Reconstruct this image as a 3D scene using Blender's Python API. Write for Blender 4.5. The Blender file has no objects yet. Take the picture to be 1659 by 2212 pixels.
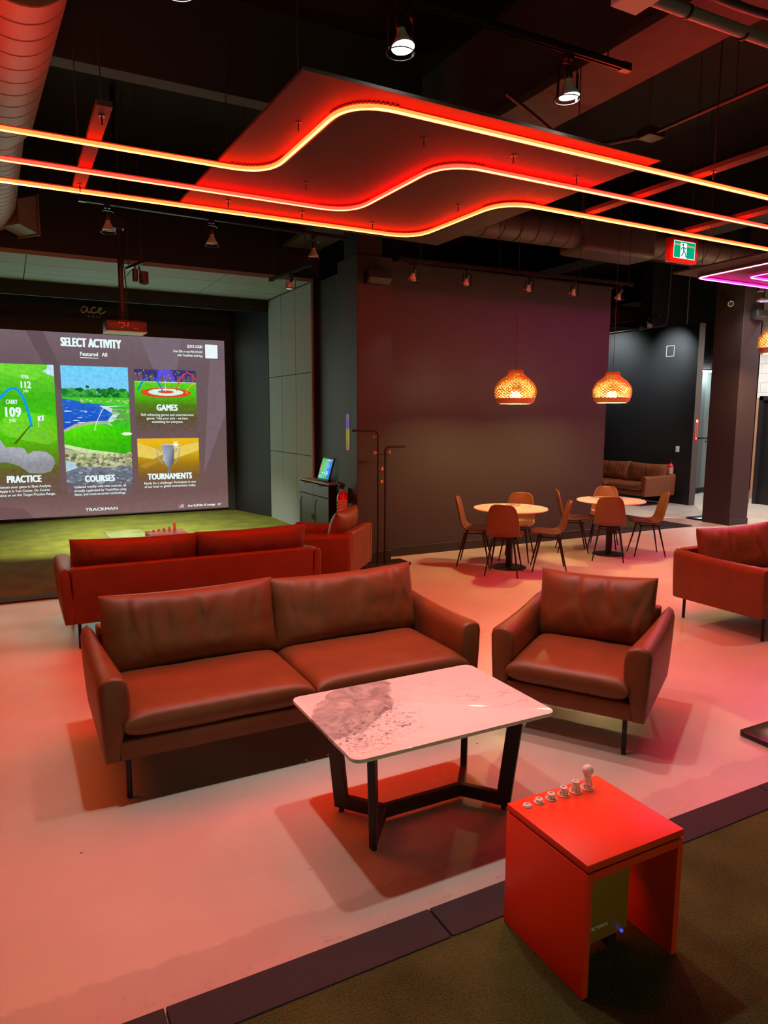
import bpy, bmesh, math, random
from mathutils import Vector, Matrix, noise
PI = math.pi
R = math.radians
rnd = random.Random(7)
scene = bpy.context.scene
COL = scene.collection

# ------------------------------------------------------------------ materials
def lin(c):
    c = c / 255.0
    return c / 12.92 if c <= 0.04045 else ((c + 0.055) / 1.055) ** 2.4
def rgb(r, g, b):
    return (lin(r), lin(g), lin(b), 1.0)

class NT:
    """tiny node-tree helper"""
    def __init__(s, m):
        m.use_nodes = True
        s.t = m.node_tree
        s.t.nodes.clear()
        s.out = s.n('ShaderNodeOutputMaterial')
    def n(s, kind, **kw):
        nd = s.t.nodes.new(kind)
        for k, v in kw.items():
            if k.startswith('i_'):
                nd.inputs[k[2:].replace('_', ' ')].default_value = v
            else:
                setattr(nd, k, v)
        return nd
    def l(s, a, b):
        s.t.links.new(a, b)

MATS = {}
def mat(name, color, rough=0.5, metal=0.0, spec=0.5, bump=0.0, bscale=200.0, var=0.0, vscale=6.0, coat=0.0, detail=4.0, sheen=0.0):
    if name in MATS:
        return MATS[name]
    m = bpy.data.materials.new(name)
    t = NT(m)
    b = t.n('ShaderNodeBsdfPrincipled')
    b.inputs['Base Color'].default_value = color if len(color) == 4 else (*color, 1)
    b.inputs['Roughness'].default_value = rough
    b.inputs['Metallic'].default_value = metal
    b.inputs['Specular IOR Level'].default_value = spec
    b.inputs['Coat Weight'].default_value = coat
    b.inputs['Sheen Weight'].default_value = sheen
    tc = t.n('ShaderNodeTexCoord')
    if var:
        nz = t.n('ShaderNodeTexNoise')
        nz.inputs['Scale'].default_value = vscale
        nz.inputs['Detail'].default_value = detail
        t.l(tc.outputs['Object'], nz.inputs['Vector'])
        mx = t.n('ShaderNodeMix', data_type='RGBA')
        c = color
        mx.inputs[6].default_value = (c[0] * (1 - var), c[1] * (1 - var), c[2] * (1 - var), 1)
        mx.inputs[7].default_value = (min(1, c[0] * (1 + var)), min(1, c[1] * (1 + var)), min(1, c[2] * (1 + var)), 1)
        t.l(nz.outputs['Fac'], mx.inputs[0])
        t.l(mx.outputs[2], b.inputs['Base Color'])
    if bump:
        nb = t.n('ShaderNodeTexNoise')
        nb.inputs['Scale'].default_value = bscale
        nb.inputs['Detail'].default_value = 3
        t.l(tc.outputs['Object'], nb.inputs['Vector'])
        bp = t.n('ShaderNodeBump')
        bp.inputs['Strength'].default_value = bump
        bp.inputs['Distance'].default_value = 0.002
        t.l(nb.outputs['Fac'], bp.inputs['Height'])
        t.l(bp.outputs['Normal'], b.inputs['Normal'])
    t.l(b.outputs[0], t.out.inputs[0])
    MATS[name] = m
    return m

def emit(name, color, strength):
    if name in MATS:
        return MATS[name]
    m = bpy.data.materials.new(name)
    t = NT(m)
    e = t.n('ShaderNodeEmission')
    e.inputs[0].default_value = color if len(color) == 4 else (*color, 1)
    e.inputs[1].default_value = strength
    t.l(e.outputs[0], t.out.inputs[0])
    MATS[name] = m
    return m

def picture_mat(name, strength, grain=0.0, gscale=30.0):
    """emissive picture: colours come from the mesh's own colour attribute, broken up by noise"""
    m = bpy.data.materials.new(name)
    t = NT(m)
    a = t.n('ShaderNodeVertexColor', layer_name='Col')
    e = t.n('ShaderNodeEmission')
    e.inputs[1].default_value = strength
    if grain:
        tc = t.n('ShaderNodeTexCoord')
        nz = t.n('ShaderNodeTexNoise')
        nz.inputs['Scale'].default_value = gscale
        nz.inputs['Detail'].default_value = 6
        t.l(tc.outputs['Object'], nz.inputs['Vector'])
        mr = t.n('ShaderNodeMapRange')
        mr.inputs[1].default_value = 0.3
        mr.inputs[2].default_value = 0.7
        mr.inputs[3].default_value = 1 - grain
        mr.inputs[4].default_value = 1 + grain
        t.l(nz.outputs['Fac'], mr.inputs[0])
        mx = t.n('ShaderNodeMix', data_type='RGBA', blend_type='MULTIPLY')
        mx.inputs[0].default_value = 1
        t.l(a.outputs[0], mx.inputs[6])
        t.l(mr.outputs[0], mx.inputs[7])
        t.l(mx.outputs[2], e.inputs[0])
    else:
        t.l(a.outputs[0], e.inputs[0])
    t.l(e.outputs[0], t.out.inputs[0])
    return m

# ------------------------------------------------------------------ objects
def tag(o, label=None, cat=None, group=None, kind=None):
    if label: o['label'] = label
    if cat: o['category'] = cat
    if group: o['group'] = group
    if kind: o['kind'] = kind
    return o
def thing(name, label, cat, loc=(0, 0, 0), rz=0.0, group=None, kind=None):
    o = bpy.data.objects.new(name, None)
    o.empty_display_size = 0.1
    COL.objects.link(o)
    o.location = loc
    o.rotation_euler = (0, 0, rz)
    return tag(o, label, cat, group, kind)
def dup(root, loc, rz, label=None, group=None):
    r = root.copy(); COL.objects.link(r)
    r.location = loc; r.rotation_euler = (0, 0, rz)
    if label: r['label'] = label
    if group: r['group'] = group
    for ch in list(root.children):
        c = ch.copy(); COL.objects.link(c); c.parent = r
        for g in ch.children:
            d = g.copy(); COL.objects.link(d); d.parent = c
    return r

class B:
    """collects shapes for ONE mesh object"""
    def __init__(s):
        s.bm = bmesh.new()
    def _add(s, verts, faces, M=None):
        vs = [s.bm.verts.new((M @ Vector(v)) if M else Vector(v)) for v in verts]
        fs = []
        for f in faces:
            try:
                fs.append(s.bm.faces.new([vs[i] for i in f]))
            except ValueError:
                pass
        return vs, fs
    def box(s, lo, hi, M=None, bev=0.0, seg=2):
        x0, y0, z0 = lo; x1, y1, z1 = hi
        v = [(x0,y0,z0),(x1,y0,z0),(x1,y1,z0),(x0,y1,z0),(x0,y0,z1),(x1,y0,z1),(x1,y1,z1),(x0,y1,z1)]
        vs, fs = s._add(v, [(0,3,2,1),(4,5,6,7),(0,1,5,4),(1,2,6,5),(2,3,7,6),(3,0,4,7)], M)
        if bev:
            es = list({e for f in fs for e in f.edges})
            bmesh.ops.bevel(s.bm, geom=es, offset=bev, segments=seg, affect='EDGES', profile=0.5)
        return s
    def tube(s, pts, r, seg=10, cap=True, closed=False, r2=None):
        pts = [Vector(p) for p in pts]
        n = len(pts); rings = []
        up = None
        for i, p in enumerate(pts):
            if closed:
                d = (pts[(i+1) % n] - pts[i-1]).normalized()
            else:
                a = pts[max(0, i-1)]; b = pts[min(n-1, i+1)]
                d = (b - a).normalized()
            if up is None:
                up = d.orthogonal().normalized()
            else:
                up = (up - d * up.dot(d))
                up = up.normalized() if up.length > 1e-6 else d.orthogonal().normalized()
            w = d.cross(up)
            rr = r[i] if isinstance(r, (list, tuple)) else (r if r2 is None else r + (r2 - r) * i / max(1, n-1))
            k = 1.0
            if 0 < i < n-1 and not closed:
                c = (pts[i]-pts[i-1]).normalized().dot((pts[i+1]-pts[i]).normalized())
                k = 1.0 / max(0.5, math.sqrt(max(0.0, (1 + c) / 2)))
            rings.append([s.bm.verts.new(p + (up * math.cos(2*PI*j/seg) + w * math.sin(2*PI*j/seg)) * rr) for j in range(seg)])
        for i in range(n - (0 if closed else 1)):
            a, b = rings[i], rings[(i+1) % n]
            for j in range(seg):
                try: s.bm.faces.new((a[j], a[(j+1) % seg], b[(j+1) % seg], b[j]))
                except ValueError: pass
        if cap and not closed:
            s.bm.faces.new(rings[0][::-1]); s.bm.faces.new(rings[-1])
        return s
    def lathe(s, prof, c=(0,0,0), seg=24, M=None, skip=None, close=False):
        """prof: list of (r, z)"""
        c = Vector(c); rings = []
        for r_, z_ in prof:
            ring = []
            for j in range(seg):
                a = 2*PI*j/seg
                p = Vector((r_*math.cos(a), r_*math.sin(a), z_))
                p = (M @ p) if M else p
                ring.append(s.bm.verts.new(p + c))
            rings.append(ring)
        for i in range(len(prof)-1):
            for j in range(seg):
                if skip and skip(i, j): continue
                s.bm.faces.new((rings[i][j], rings[i][(j+1)%seg], rings[i+1][(j+1)%seg], rings[i+1][j]))
        if close:
            s.bm.faces.new(rings[0][::-1]); s.bm.faces.new(rings[-1])
        return s
    def prism(s, poly, lo, hi, axis='z', M=None, bev=0.0, seg=2):
        """extrude a polygon given in the two other axes (in x,y / x,z / y,z order)"""
        n = len(poly)
        def P(a, b, h):
            return (a, b, h) if axis == 'z' else (a, h, b) if axis == 'y' else (h, a, b)
        v = [P(a, b, lo) for a, b in poly] + [P(a, b, hi) for a, b in poly]
        f = [tuple(range(n))[::-1], tuple(range(n, 2*n))] + [(i, (i+1)%n, n+(i+1)%n, n+i) for i in range(n)]
        vs, fs = s._add(v, f, M)
        bmesh.ops.recalc_face_normals(s.bm, faces=fs)
        if bev:
            es = list({e for q in fs[:2] for e in q.edges})
            bmesh.ops.bevel(s.bm, geom=es, offset=bev, segments=seg, affect='EDGES', profile=0.5)
        return s
    def grid(s, P, closed_u=False):
        """P[i][j] of points -> quads"""
        rows = [[s.bm.verts.new(Vector(p)) for p in row] for row in P]
        for i in range(len(rows)-1):
            m = len(rows[i])
            for j in range(m if closed_u else m-1):
                s.bm.faces.new((rows[i][j], rows[i][(j+1)%m], rows[i+1][(j+1)%m], rows[i+1][j]))
        return rows
    def mesh(s, name, fix=True):
        if fix:
            bmesh.ops.remove_doubles(s.bm, verts=s.bm.verts, dist=1e-5)
            bmesh.ops.recalc_face_normals(s.bm, faces=s.bm.faces)
        me = bpy.data.meshes.new(name)
        s.bm.to_mesh(me); s.bm.free()
        return me
    def build(s, name, m, parent=None, smooth=None, fix=True, label=None):
        me = s.mesh(name, fix)
        if m: me.materials.append(m)
        o = bpy.data.objects.new(name, me)
        COL.objects.link(o)
        if parent: o.parent = parent
        if smooth is not None:
            me.shade_smooth()
            if smooth < 180:
                me.set_sharp_from_angle(angle=R(smooth))
        if label: o['label'] = label
        return o

def struct(name, b, m, smooth=None):
    return tag(b.build(name, m, None, smooth), kind='structure')

def text_mesh(body, size, sx=1.0, bold=0.0, shear=0.0, align='CENTER', spacing=1.0, extrude=0.0, line=1.0):
    cu = bpy.data.curves.new('t', 'FONT')
    cu.body = body; cu.size = size; cu.align_x = align; cu.offset = bold; cu.shear = shear
    cu.space_character = spacing; cu.extrude = extrude; cu.space_line = line
    cu.resolution_u = 3
    ob = bpy.data.objects.new('t', cu)
    COL.objects.link(ob)
    bpy.context.view_layer.update()
    dg = bpy.context.evaluated_depsgraph_get()
    me = bpy.data.meshes.new_from_object(ob.evaluated_get(dg))
    bpy.data.objects.remove(ob)
    bpy.data.curves.remove(cu)
    if sx != 1.0:
        me.transform(Matrix.Diagonal((sx, 1, 1, 1)))
    return me
def text_obj(name, body, size, M, m, parent=None, fit=None, heavy=0.0, **kw):
    """text laid in its XY plane then placed by matrix M; fit = wanted width"""
    me = text_mesh(body, size, **kw)
    if fit and len(me.vertices):
        xs = [v.co.x for v in me.vertices]
        k = fit / max(1e-6, max(xs) - min(xs))
        me.transform(Matrix.Diagonal((k, 1, 1, 1)))
    if heavy:
        bm = bmesh.new()
        for k in range(-2, 3):
            for kz in (-1, 1):
                c = me.copy(); c.transform(Matrix.Translation((heavy * k / 2, heavy * 0.35 * kz, 0.00002 * k + 0.00001 * kz))); bm.from_mesh(c); bpy.data.meshes.remove(c)
        bm.to_mesh(me); bm.free()
    me.transform(M)
    me.materials.clear(); me.materials.append(m)
    o = bpy.data.objects.new(name, me)
    COL.objects.link(o)
    if parent: o.parent = parent
    return o
def face_front(x, y, z):      # text readable from -Y
    return Matrix.Translation((x, y, z)) @ Matrix.Rotation(PI/2, 4, 'X')
def face_left(x, y, z):       # text readable from -X
    return Matrix.Translation((x, y, z)) @ Matrix.Rotation(-PI/2, 4, 'Z') @ Matrix.Rotation(PI/2, 4, 'X')

def arc_path(pts, rad, n=7):
    """polyline with rounded corners"""
    pts = [Vector(p) for p in pts]
    out = [pts[0]]
    for i in range(1, len(pts)-1):
        p, a, b = pts[i], (pts[i-1]-pts[i]), (pts[i+1]-pts[i])
        r_ = min(rad, a.length*0.49, b.length*0.49)
        a = p + a.normalized()*r_; b = p + b.normalized()*r_
        for k in range(n+1):
            t = k/n
            out.append(a*(1-t)**2 + p*2*t*(1-t) + b*t*t)
    out.append(pts[-1])
    return out

# common materials
M_BLACK = mat('black metal', (0.010, 0.009, 0.010), 0.45, 0.0, spec=0.35)
M_BLKPL = mat('black plastic', (0.010, 0.010, 0.011), 0.5)
M_WALL = mat('charcoal wall paint', (0.031, 0.028, 0.032), 0.55, spec=0.35, bump=0.15, bscale=350)
M_WALLB = mat('black wall paint', (0.012, 0.012, 0.013), 0.6, spec=0.35, bump=0.1, bscale=350)
M_CEIL = mat('black ceiling paint', (0.010, 0.009, 0.009), 0.8, spec=0.2)
M_LEATHER = mat('tan leather', (0.160, 0.049, 0.016), 0.43, spec=0.35, bump=0.35, bscale=420, var=0.22, vscale=7, detail=7)
M_WHITE = mat('white paint', (0.78, 0.77, 0.75), 0.5)
M_WIRE = mat('grey hanger wire', (0.06, 0.055, 0.055), 0.5, 0.5)
M_STEELDK = mat('dark steel', (0.05, 0.047, 0.047), 0.38, 0.8)

# ------------------------------------------------------------------ camera
f_px = 1525.0
yaw, pitch, roll = R(27.9), R(7.82), R(0.28)
F = Vector((math.sin(yaw)*math.cos(pitch), math.cos(yaw)*math.cos(pitch), -math.sin(pitch)))
rv = Vector((math.cos(yaw), -math.sin(yaw), 0)); uv = rv.cross(F)
r2 = rv*math.cos(roll) + uv*math.sin(roll); u2 = r2.cross(F)
cam = bpy.data.cameras.new('camera')
cam.sensor_fit = 'HORIZONTAL'; cam.sensor_width = 36.0; cam.lens = 36.0*f_px/1659.0
cam.clip_start = 0.05; cam.clip_end = 100
co = bpy.data.objects.new('camera', cam); COL.objects.link(co)
Mx = Matrix.Identity(4)
for i in range(3):
    Mx[i][0] = r2[i]; Mx[i][1] = u2[i]; Mx[i][2] = -F[i]
Mx[0][3], Mx[1][3], Mx[2][3] = 0, 0, 1.88
co.matrix_world = Mx
scene.camera = co

# ------------------------------------------------------------------ floor, turf, trims
def floor_mat():
    m = bpy.data.materials.new('sealed concrete'); t = NT(m)
    b = t.n('ShaderNodeBsdfPrincipled')
    tc = t.n('ShaderNodeTexCoord')
    P = tc.outputs['Object']
    def nz(scale, detail=4, rough=0.5):
        n = t.n('ShaderNodeTexNoise'); n.inputs['Scale'].default_value = scale; n.inputs['Detail'].default_value = detail
        n.inputs['Roughness'].default_value = rough
        t.l(P, n.inputs['Vector']); return n.outputs['Fac']
    def math_(op, a, b_=None):
        n = t.n('ShaderNodeMath', operation=op)
        for i, v in enumerate((a, b_)):
            if v is None: continue
            if isinstance(v, (int, float)): n.inputs[i].default_value = v
            else: t.l(v, n.inputs[i])
        return n.outputs[0]
    def mr(v, a, b_, c, d):
        n = t.n('ShaderNodeMapRange'); n.inputs[1].default_value = a; n.inputs[2].default_value = b_
        n.inputs[3].default_value = c; n.inputs[4].default_value = d
        t.l(v, n.inputs[0]); return n.outputs[0]
    def mix(f, a, b_, mode='MIX'):
        n = t.n('ShaderNodeMix', data_type='RGBA', blend_type=mode)
        for i, v in ((0, f), (6, a), (7, b_)):
            if isinstance(v, (int, float, tuple)): n.inputs[i].default_value = v
            else: t.l(v, n.inputs[i])
        return n.outputs[2]
    base = mix(mr(nz(1.1, 6, 0.6), 0.3, 0.7, 0, 1), (0.43, 0.375, 0.33, 1), (0.54, 0.48, 0.425, 1))
    sep = t.n('ShaderNodeSeparateXYZ'); t.l(P, sep.inputs[0])
    # second coat of sealer: a ragged-edged darker band beside the rubber edging
    edge = math_('ADD', sep.outputs['Y'], math_('MULTIPLY', math_('SUBTRACT', nz(2.2, 8, 0.65), 0.5), 0.24))
    band = mr(edge, 2.30, 2.315, 1, 0)
    base = mix(math_('MULTIPLY', band, 0.26), base, (0.16, 0.13, 0.115, 1))
    # scuffs close to the edging
    sc = math_('MULTIPLY', mr(sep.outputs['Y'], 2.09, 2.2, 1, 0), mr(nz(26, 8, 0.7), 0.56, 0.64, 0, 1))
    base = mix(math_('MULTIPLY', sc, 0.45), base, (0.09, 0.075, 0.07, 1))
    # dark specks
    vo = t.n('ShaderNodeTexVoronoi'); vo.inputs['Scale'].default_value = 5.0; t.l(P, vo.inputs['Vector'])
    sp = math_('MULTIPLY', mr(vo.outputs['Distance'], 0.03, 0.045, 1, 0), mr(nz(3.0, 2), 0.5, 0.52, 0, 1))
    base = mix(math_('MULTIPLY', sp, 0.75), base, (0.05, 0.045, 0.045, 1))
    t.l(base, b.inputs['Base Color'])
    t.l(mr(nz(2.5, 5), 0.3, 0.7, 0.31, 0.42), b.inputs['Roughness'])
    b.inputs['Specular IOR Level'].default_value = 0.5
    bp = t.n('ShaderNodeBump'); bp.inputs['Strength'].default_value = 0.35; bp.inputs['Distance'].default_value = 0.004
    hh = math_('ADD', math_('MULTIPLY', nz(22, 4, 0.55), 0.6), math_('MULTIPLY', nz(5, 3), 0.8))
    t.l(hh, bp.inputs['Height']); t.l(bp.outputs[0], b.inputs['Normal'])
    t.l(b.outputs[0], t.out.inputs[0])
    return m
M_FLOOR = floor_mat()
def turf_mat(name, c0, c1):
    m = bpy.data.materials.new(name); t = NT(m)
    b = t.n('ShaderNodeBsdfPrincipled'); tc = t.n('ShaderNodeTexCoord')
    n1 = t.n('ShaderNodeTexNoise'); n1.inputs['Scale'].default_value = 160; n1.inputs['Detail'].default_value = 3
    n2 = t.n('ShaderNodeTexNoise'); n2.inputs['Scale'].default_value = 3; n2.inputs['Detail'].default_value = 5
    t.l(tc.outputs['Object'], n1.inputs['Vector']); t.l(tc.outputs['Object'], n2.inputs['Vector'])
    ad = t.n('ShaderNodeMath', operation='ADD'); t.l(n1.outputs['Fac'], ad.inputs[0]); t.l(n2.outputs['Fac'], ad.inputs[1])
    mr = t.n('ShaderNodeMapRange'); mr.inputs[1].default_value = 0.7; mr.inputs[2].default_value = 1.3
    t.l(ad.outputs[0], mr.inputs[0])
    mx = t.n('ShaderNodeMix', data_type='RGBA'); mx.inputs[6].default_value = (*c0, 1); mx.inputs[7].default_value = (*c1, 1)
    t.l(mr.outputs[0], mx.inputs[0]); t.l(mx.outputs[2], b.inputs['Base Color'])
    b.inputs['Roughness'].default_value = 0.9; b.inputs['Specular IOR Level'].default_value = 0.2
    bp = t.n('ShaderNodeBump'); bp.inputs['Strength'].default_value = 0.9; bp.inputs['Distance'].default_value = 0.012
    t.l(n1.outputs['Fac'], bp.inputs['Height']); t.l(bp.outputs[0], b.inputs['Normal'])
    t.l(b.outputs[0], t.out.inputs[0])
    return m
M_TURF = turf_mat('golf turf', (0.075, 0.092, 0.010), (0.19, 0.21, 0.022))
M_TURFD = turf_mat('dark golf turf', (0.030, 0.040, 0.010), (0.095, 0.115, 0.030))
M_RUBBER = mat('black rubber edging', (0.020, 0.018, 0.021), 0.75, spec=0.3, bump=0.5, bscale=160, var=0.3, vscale=60)

struct('floor', B().box((-4.0, -5.6, -0.12), (17.0, 17.0, 0.0)), M_FLOOR)
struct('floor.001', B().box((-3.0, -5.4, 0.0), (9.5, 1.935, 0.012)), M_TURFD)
struct('floor.002', B().box((-1.6, 7.97, 0.0), (4.19, 13.66, 0.012)), M_TURF)
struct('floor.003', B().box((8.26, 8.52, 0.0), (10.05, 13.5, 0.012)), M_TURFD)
n = 0
def trim(lo, hi, m=M_RUBBER, bev=0.004):
    global n
    n += 1
    return struct('trim_%d' % n, B().box(lo, hi, None, bev), m)
xj = [-3.0, -1.63, -0.65, 0.33, 1.31, 2.29, 3.27, 4.25, 5.23, 6.21, 7.19, 8.17, 9.15]
for a, b_ in zip(xj, xj[1:]):
    trim((a + 0.003, 1.93, 0.0), (b_ - 0.003, 2.093, 0.017))
trim((-1.6, 7.80, 0.0), (0.55, 7.97, 0.016)); trim((0.556, 7.80, 0.0), (2.6, 7.97, 0.016)); trim((2.606, 7.80, 0.0), (3.6, 7.97, 0.016))
trim((8.26, 8.17, 0.0), (10.36, 8.52, 0.016)); trim((10.05, 8.52, 0.0), (10.36, 13.5, 0.016))

# ------------------------------------------------------------------ room shell
struct('ceiling', B().box((-4.0, -5.6, 5.3), (17.0, 17.0, 5.4)), M_CEIL)
struct('wall_left', B().box((-4.1, -5.6, 0), (-4.0, 17.0, 5.3)), M_WALLB)
# simulator bay: white acoustic panels on its right side and soffit, black around the screen
M_PANEL = mat('pale acoustic panel', (0.27, 0.315, 0.315), 0.75, spec=0.25, bump=0.1, bscale=300)
struct('wall_bay_right', B().box((4.21, 10.33, 0), (4.33, 13.75, 3.92)), M_WALLB)
bp = B()
ys = [10.34, 11.005, 11.675, 12.345]; zs = [0.0, 1.235, 2.53, 3.875]
for y0, y1 in zip(ys, ys[1:]):
    for z0, z1 in zip(zs, zs[1:]):
        bp.box((4.19, y0 + 0.006, z0 + 0.006), (4.212, y1 - 0.006, z1 - 0.006), None, 0.002, 1)
struct('wall_bay_right.001', bp, M_PANEL)
struct('wall_bay_front', B().box((-1.7, 10.33, 3.90), (4.33, 10.45, 5.3)), M_WALLB)
struct('ceiling.001', B().box((-1.7, 10.45, 3.905), (4.21, 13.75, 3.98)), M_WALLB)
bp = B()
xs = [-1.7, 0.335, 1.665, 2.93, 4.19]; ys = [10.34, 11.005, 11.675, 12.345]
for y0, y1 in zip(ys, ys[1:]):
    for x0, x1 in zip(xs, xs[1:]):
        bp.box((x0 + 0.006, y0 + 0.006, 3.88), (x1 - 0.006, y1 - 0.006, 3.902), None, 0.002, 1)
struct('ceiling.002', bp, M_PANEL)
M_EDGE = mat('painted panel edging', (0.30, 0.24, 0.23), 0.6)
trim((-1.7, 10.315, 3.87), (4.225, 10.338, 3.925), M_EDGE, 0.002)
trim((4.19, 10.315, 0.0), (4.225, 10.338, 3.87), M_EDGE, 0.002)
struct('wall_bay_back', B().box((-1.7, 13.66, 0), (4.33, 13.78, 5.3)), M_WALLB)
struct('wall_bay_back.001', B().box((-1.7, 12.36, 3.665), (4.19, 12.40, 3.905)), M_WALLB)
b = B(); b.prism([(4.185, 12.35), (4.185, 12.42), (3.93, 13.655), (3.86, 13.655)], 0.0, 3.88)
struct('wall_bay_side', b, M_WALLB)
struct('wall_bay_left', B().box((-1.75, 7.9, 0), (-1.65, 13.7, 5.3)), M_WALLB)
# the wall beside the cabinet, the column, the long dark wall behind the bistro tables
struct('wall_side', B().box((4.30, 8.57, 0), (4.40, 10.33, 3.88)), M_WALL)
struct('wall_column', B().box((3.85, 8.0, 0), (4.335, 8.58, 3.81), None, 0.004, 1), M_WALL)
struct('wall_column.001', B().box((3.86, 8.02, 3.81), (4.20, 8.40, 5.3)), M_WALLB)
struct('wall_center', B().box((4.335, 8.16, 0), (8.20, 8.34, 3.79)), M_WALL)
M_BASE = mat('black baseboard', (0.015, 0.013, 0.014), 0.4)
def baseboard(name, lo, hi):
    return struct(name, B().box(lo, hi, None, 0.003, 1), M_BASE)
baseboard('baseboard_center', (4.335, 8.148, 0), (8.205, 8.16, 0.125))
baseboard('baseboard_column', (3.845, 7.99, 0), (4.34, 8.0, 0.125))
baseboard('baseboard_column.001', (3.84, 7.99, 0), (3.85, 8.58, 0.125))
trim((4.34, 8.13, 3.79), (8.22, 8.16, 3.815), M_STEELDK, 0.003)
# far side: black partition, free-standing column, corridor, painted block wall with a black door
struct('wall_far', B().box((12.75, 10.19, 0), (12.93, 16.9, 3.80)), M_WALLB)
struct('wall_far.001', B().box((12.752, 10.18, 0.0), (12.928, 10.19, 3.80)), mat('taupe wall end', (0.075, 0.062, 0.055), 0.6))
struct('wall_pillar', B().box((10.98, 7.92, 0), (11.46, 8.47, 5.3), None, 0.004, 1), mat('taupe column paint', (0.034, 0.026, 0.027), 0.5, spec=0.35, bump=0.12, bscale=350))
baseboard('baseboard_pillar', (10.97, 7.91, 0), (11.47, 7.92, 0.11))
M_TEAL = mat('grey corridor paint', (0.20, 0.235, 0.235), 0.6)
struct('wall_corridor', B().box((12.93, 11.80, 0), (16.9, 11.92, 3.0)), M_TEAL)
struct('wall_corridor.001', B().box((12.93, 11.70, 0), (15.0, 11.80, 3.0)), mat('darker corridor wall', (0.11, 0.135, 0.14), 0.6))  # darker grey than the corridor wall beside it
baseboard('baseboard_corridor', (12.93, 11.685, 0), (15.01, 11.70, 0.13)); baseboard('baseboard_corridor.001', (15.0, 11.785, 0), (16.9, 11.80, 0.13))
struct('wall_corridor_top', B().box((12.93, 11.60, 3.0), (16.9, 11.95, 5.3)), M_WALLB)
struct('wall_back', B().box((-4.0, -5.7, 0), (17.0, -5.6, 5.3)), M_WALLB)
struct('wall_end', B().box((-4.0, 16.9, 0), (17.0, 17.0, 5.3)), M_WALLB)
def block_mat():
    m = bpy.data.materials.new('white painted block'); t = NT(m)
    b = t.n('ShaderNodeBsdfPrincipled'); tc = t.n('ShaderNodeTexCoord')
    mp = t.n('ShaderNodeMapping'); mp.inputs['Rotation'].default_value = (R(90), 0, R(90))
    sx = t.n('ShaderNodeSeparateXYZ'); cb = t.n('ShaderNodeCombineXYZ')
    t.l(tc.outputs['Object'], sx.inputs[0]); t.l(sx.outputs['Y'], cb.inputs['X']); t.l(sx.outputs['Z'], cb.inputs['Y'])
    br = t.n('ShaderNodeTexBrick'); br.inputs['Scale'].default_value = 1.0
    br.inputs['Brick Width'].default_value = 0.40; br.inputs['Row Height'].default_value = 0.20; br.inputs['Mortar Size'].default_value = 0.006
    br.inputs['Color1'].default_value = (0.72, 0.72, 0.70, 1); br.inputs['Color2'].default_value = (0.68, 0.68, 0.66, 1); br.inputs['Mortar'].default_value = (0.42, 0.42, 0.41, 1)
    t.l(cb.outputs[0], br.inputs['Vector']); t.l(br.outputs['Color'], b.inputs['Base Color'])
    b.inputs['Roughness'].default_value = 0.6
    t.l(b.outputs[0], t.out.inputs[0]); return m
b = B(); b.box((14.30, 8.75, 2.29), (14.5, 9.86, 5.3)); b.box((14.30, -1.5, 0), (14.5, 8.75, 5.3)); b.box((14.30, 9.78, 0), (14.5, 9.86, 2.29))
struct('wall_right', b, block_mat())
d = struct('door_1', B().box((14.33, 8.80, 0.02), (14.40, 9.73, 2.25)), mat('black door', (0.012, 0.013, 0.014), 0.35))
b = B(); b.box((14.28, 9.70, 0), (14.34, 9.79, 2.32)); b.box((14.28, 8.74, 0), (14.34, 8.83, 2.32)); b.box((14.28, 8.74, 2.23), (14.34, 9.79, 2.32))
b.build('door_frame', mat('black door frame', (0.016, 0.017, 0.018), 0.4), d)
b = B(); b.tube([(14.33, 8.92, 1.0), (14.25, 8.92, 1.0), (14.25, 9.03, 1.0)], 0.011, 8); b.build('door_handle', M_STEELDK, d)
trim((14.285, 9.80, 0.12), (14.30, 9.855, 2.29), mat('orange-brown wall edge', (0.42, 0.24, 0.14), 0.55), 0.002)  # thin orange-brown strip along the edge of the block wall
d = struct('door_2', B().box((15.56, 11.73, 0.0), (16.4, 11.80, 2.32)), mat('grey corridor door', (0.045, 0.055, 0.058), 0.4))

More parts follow.
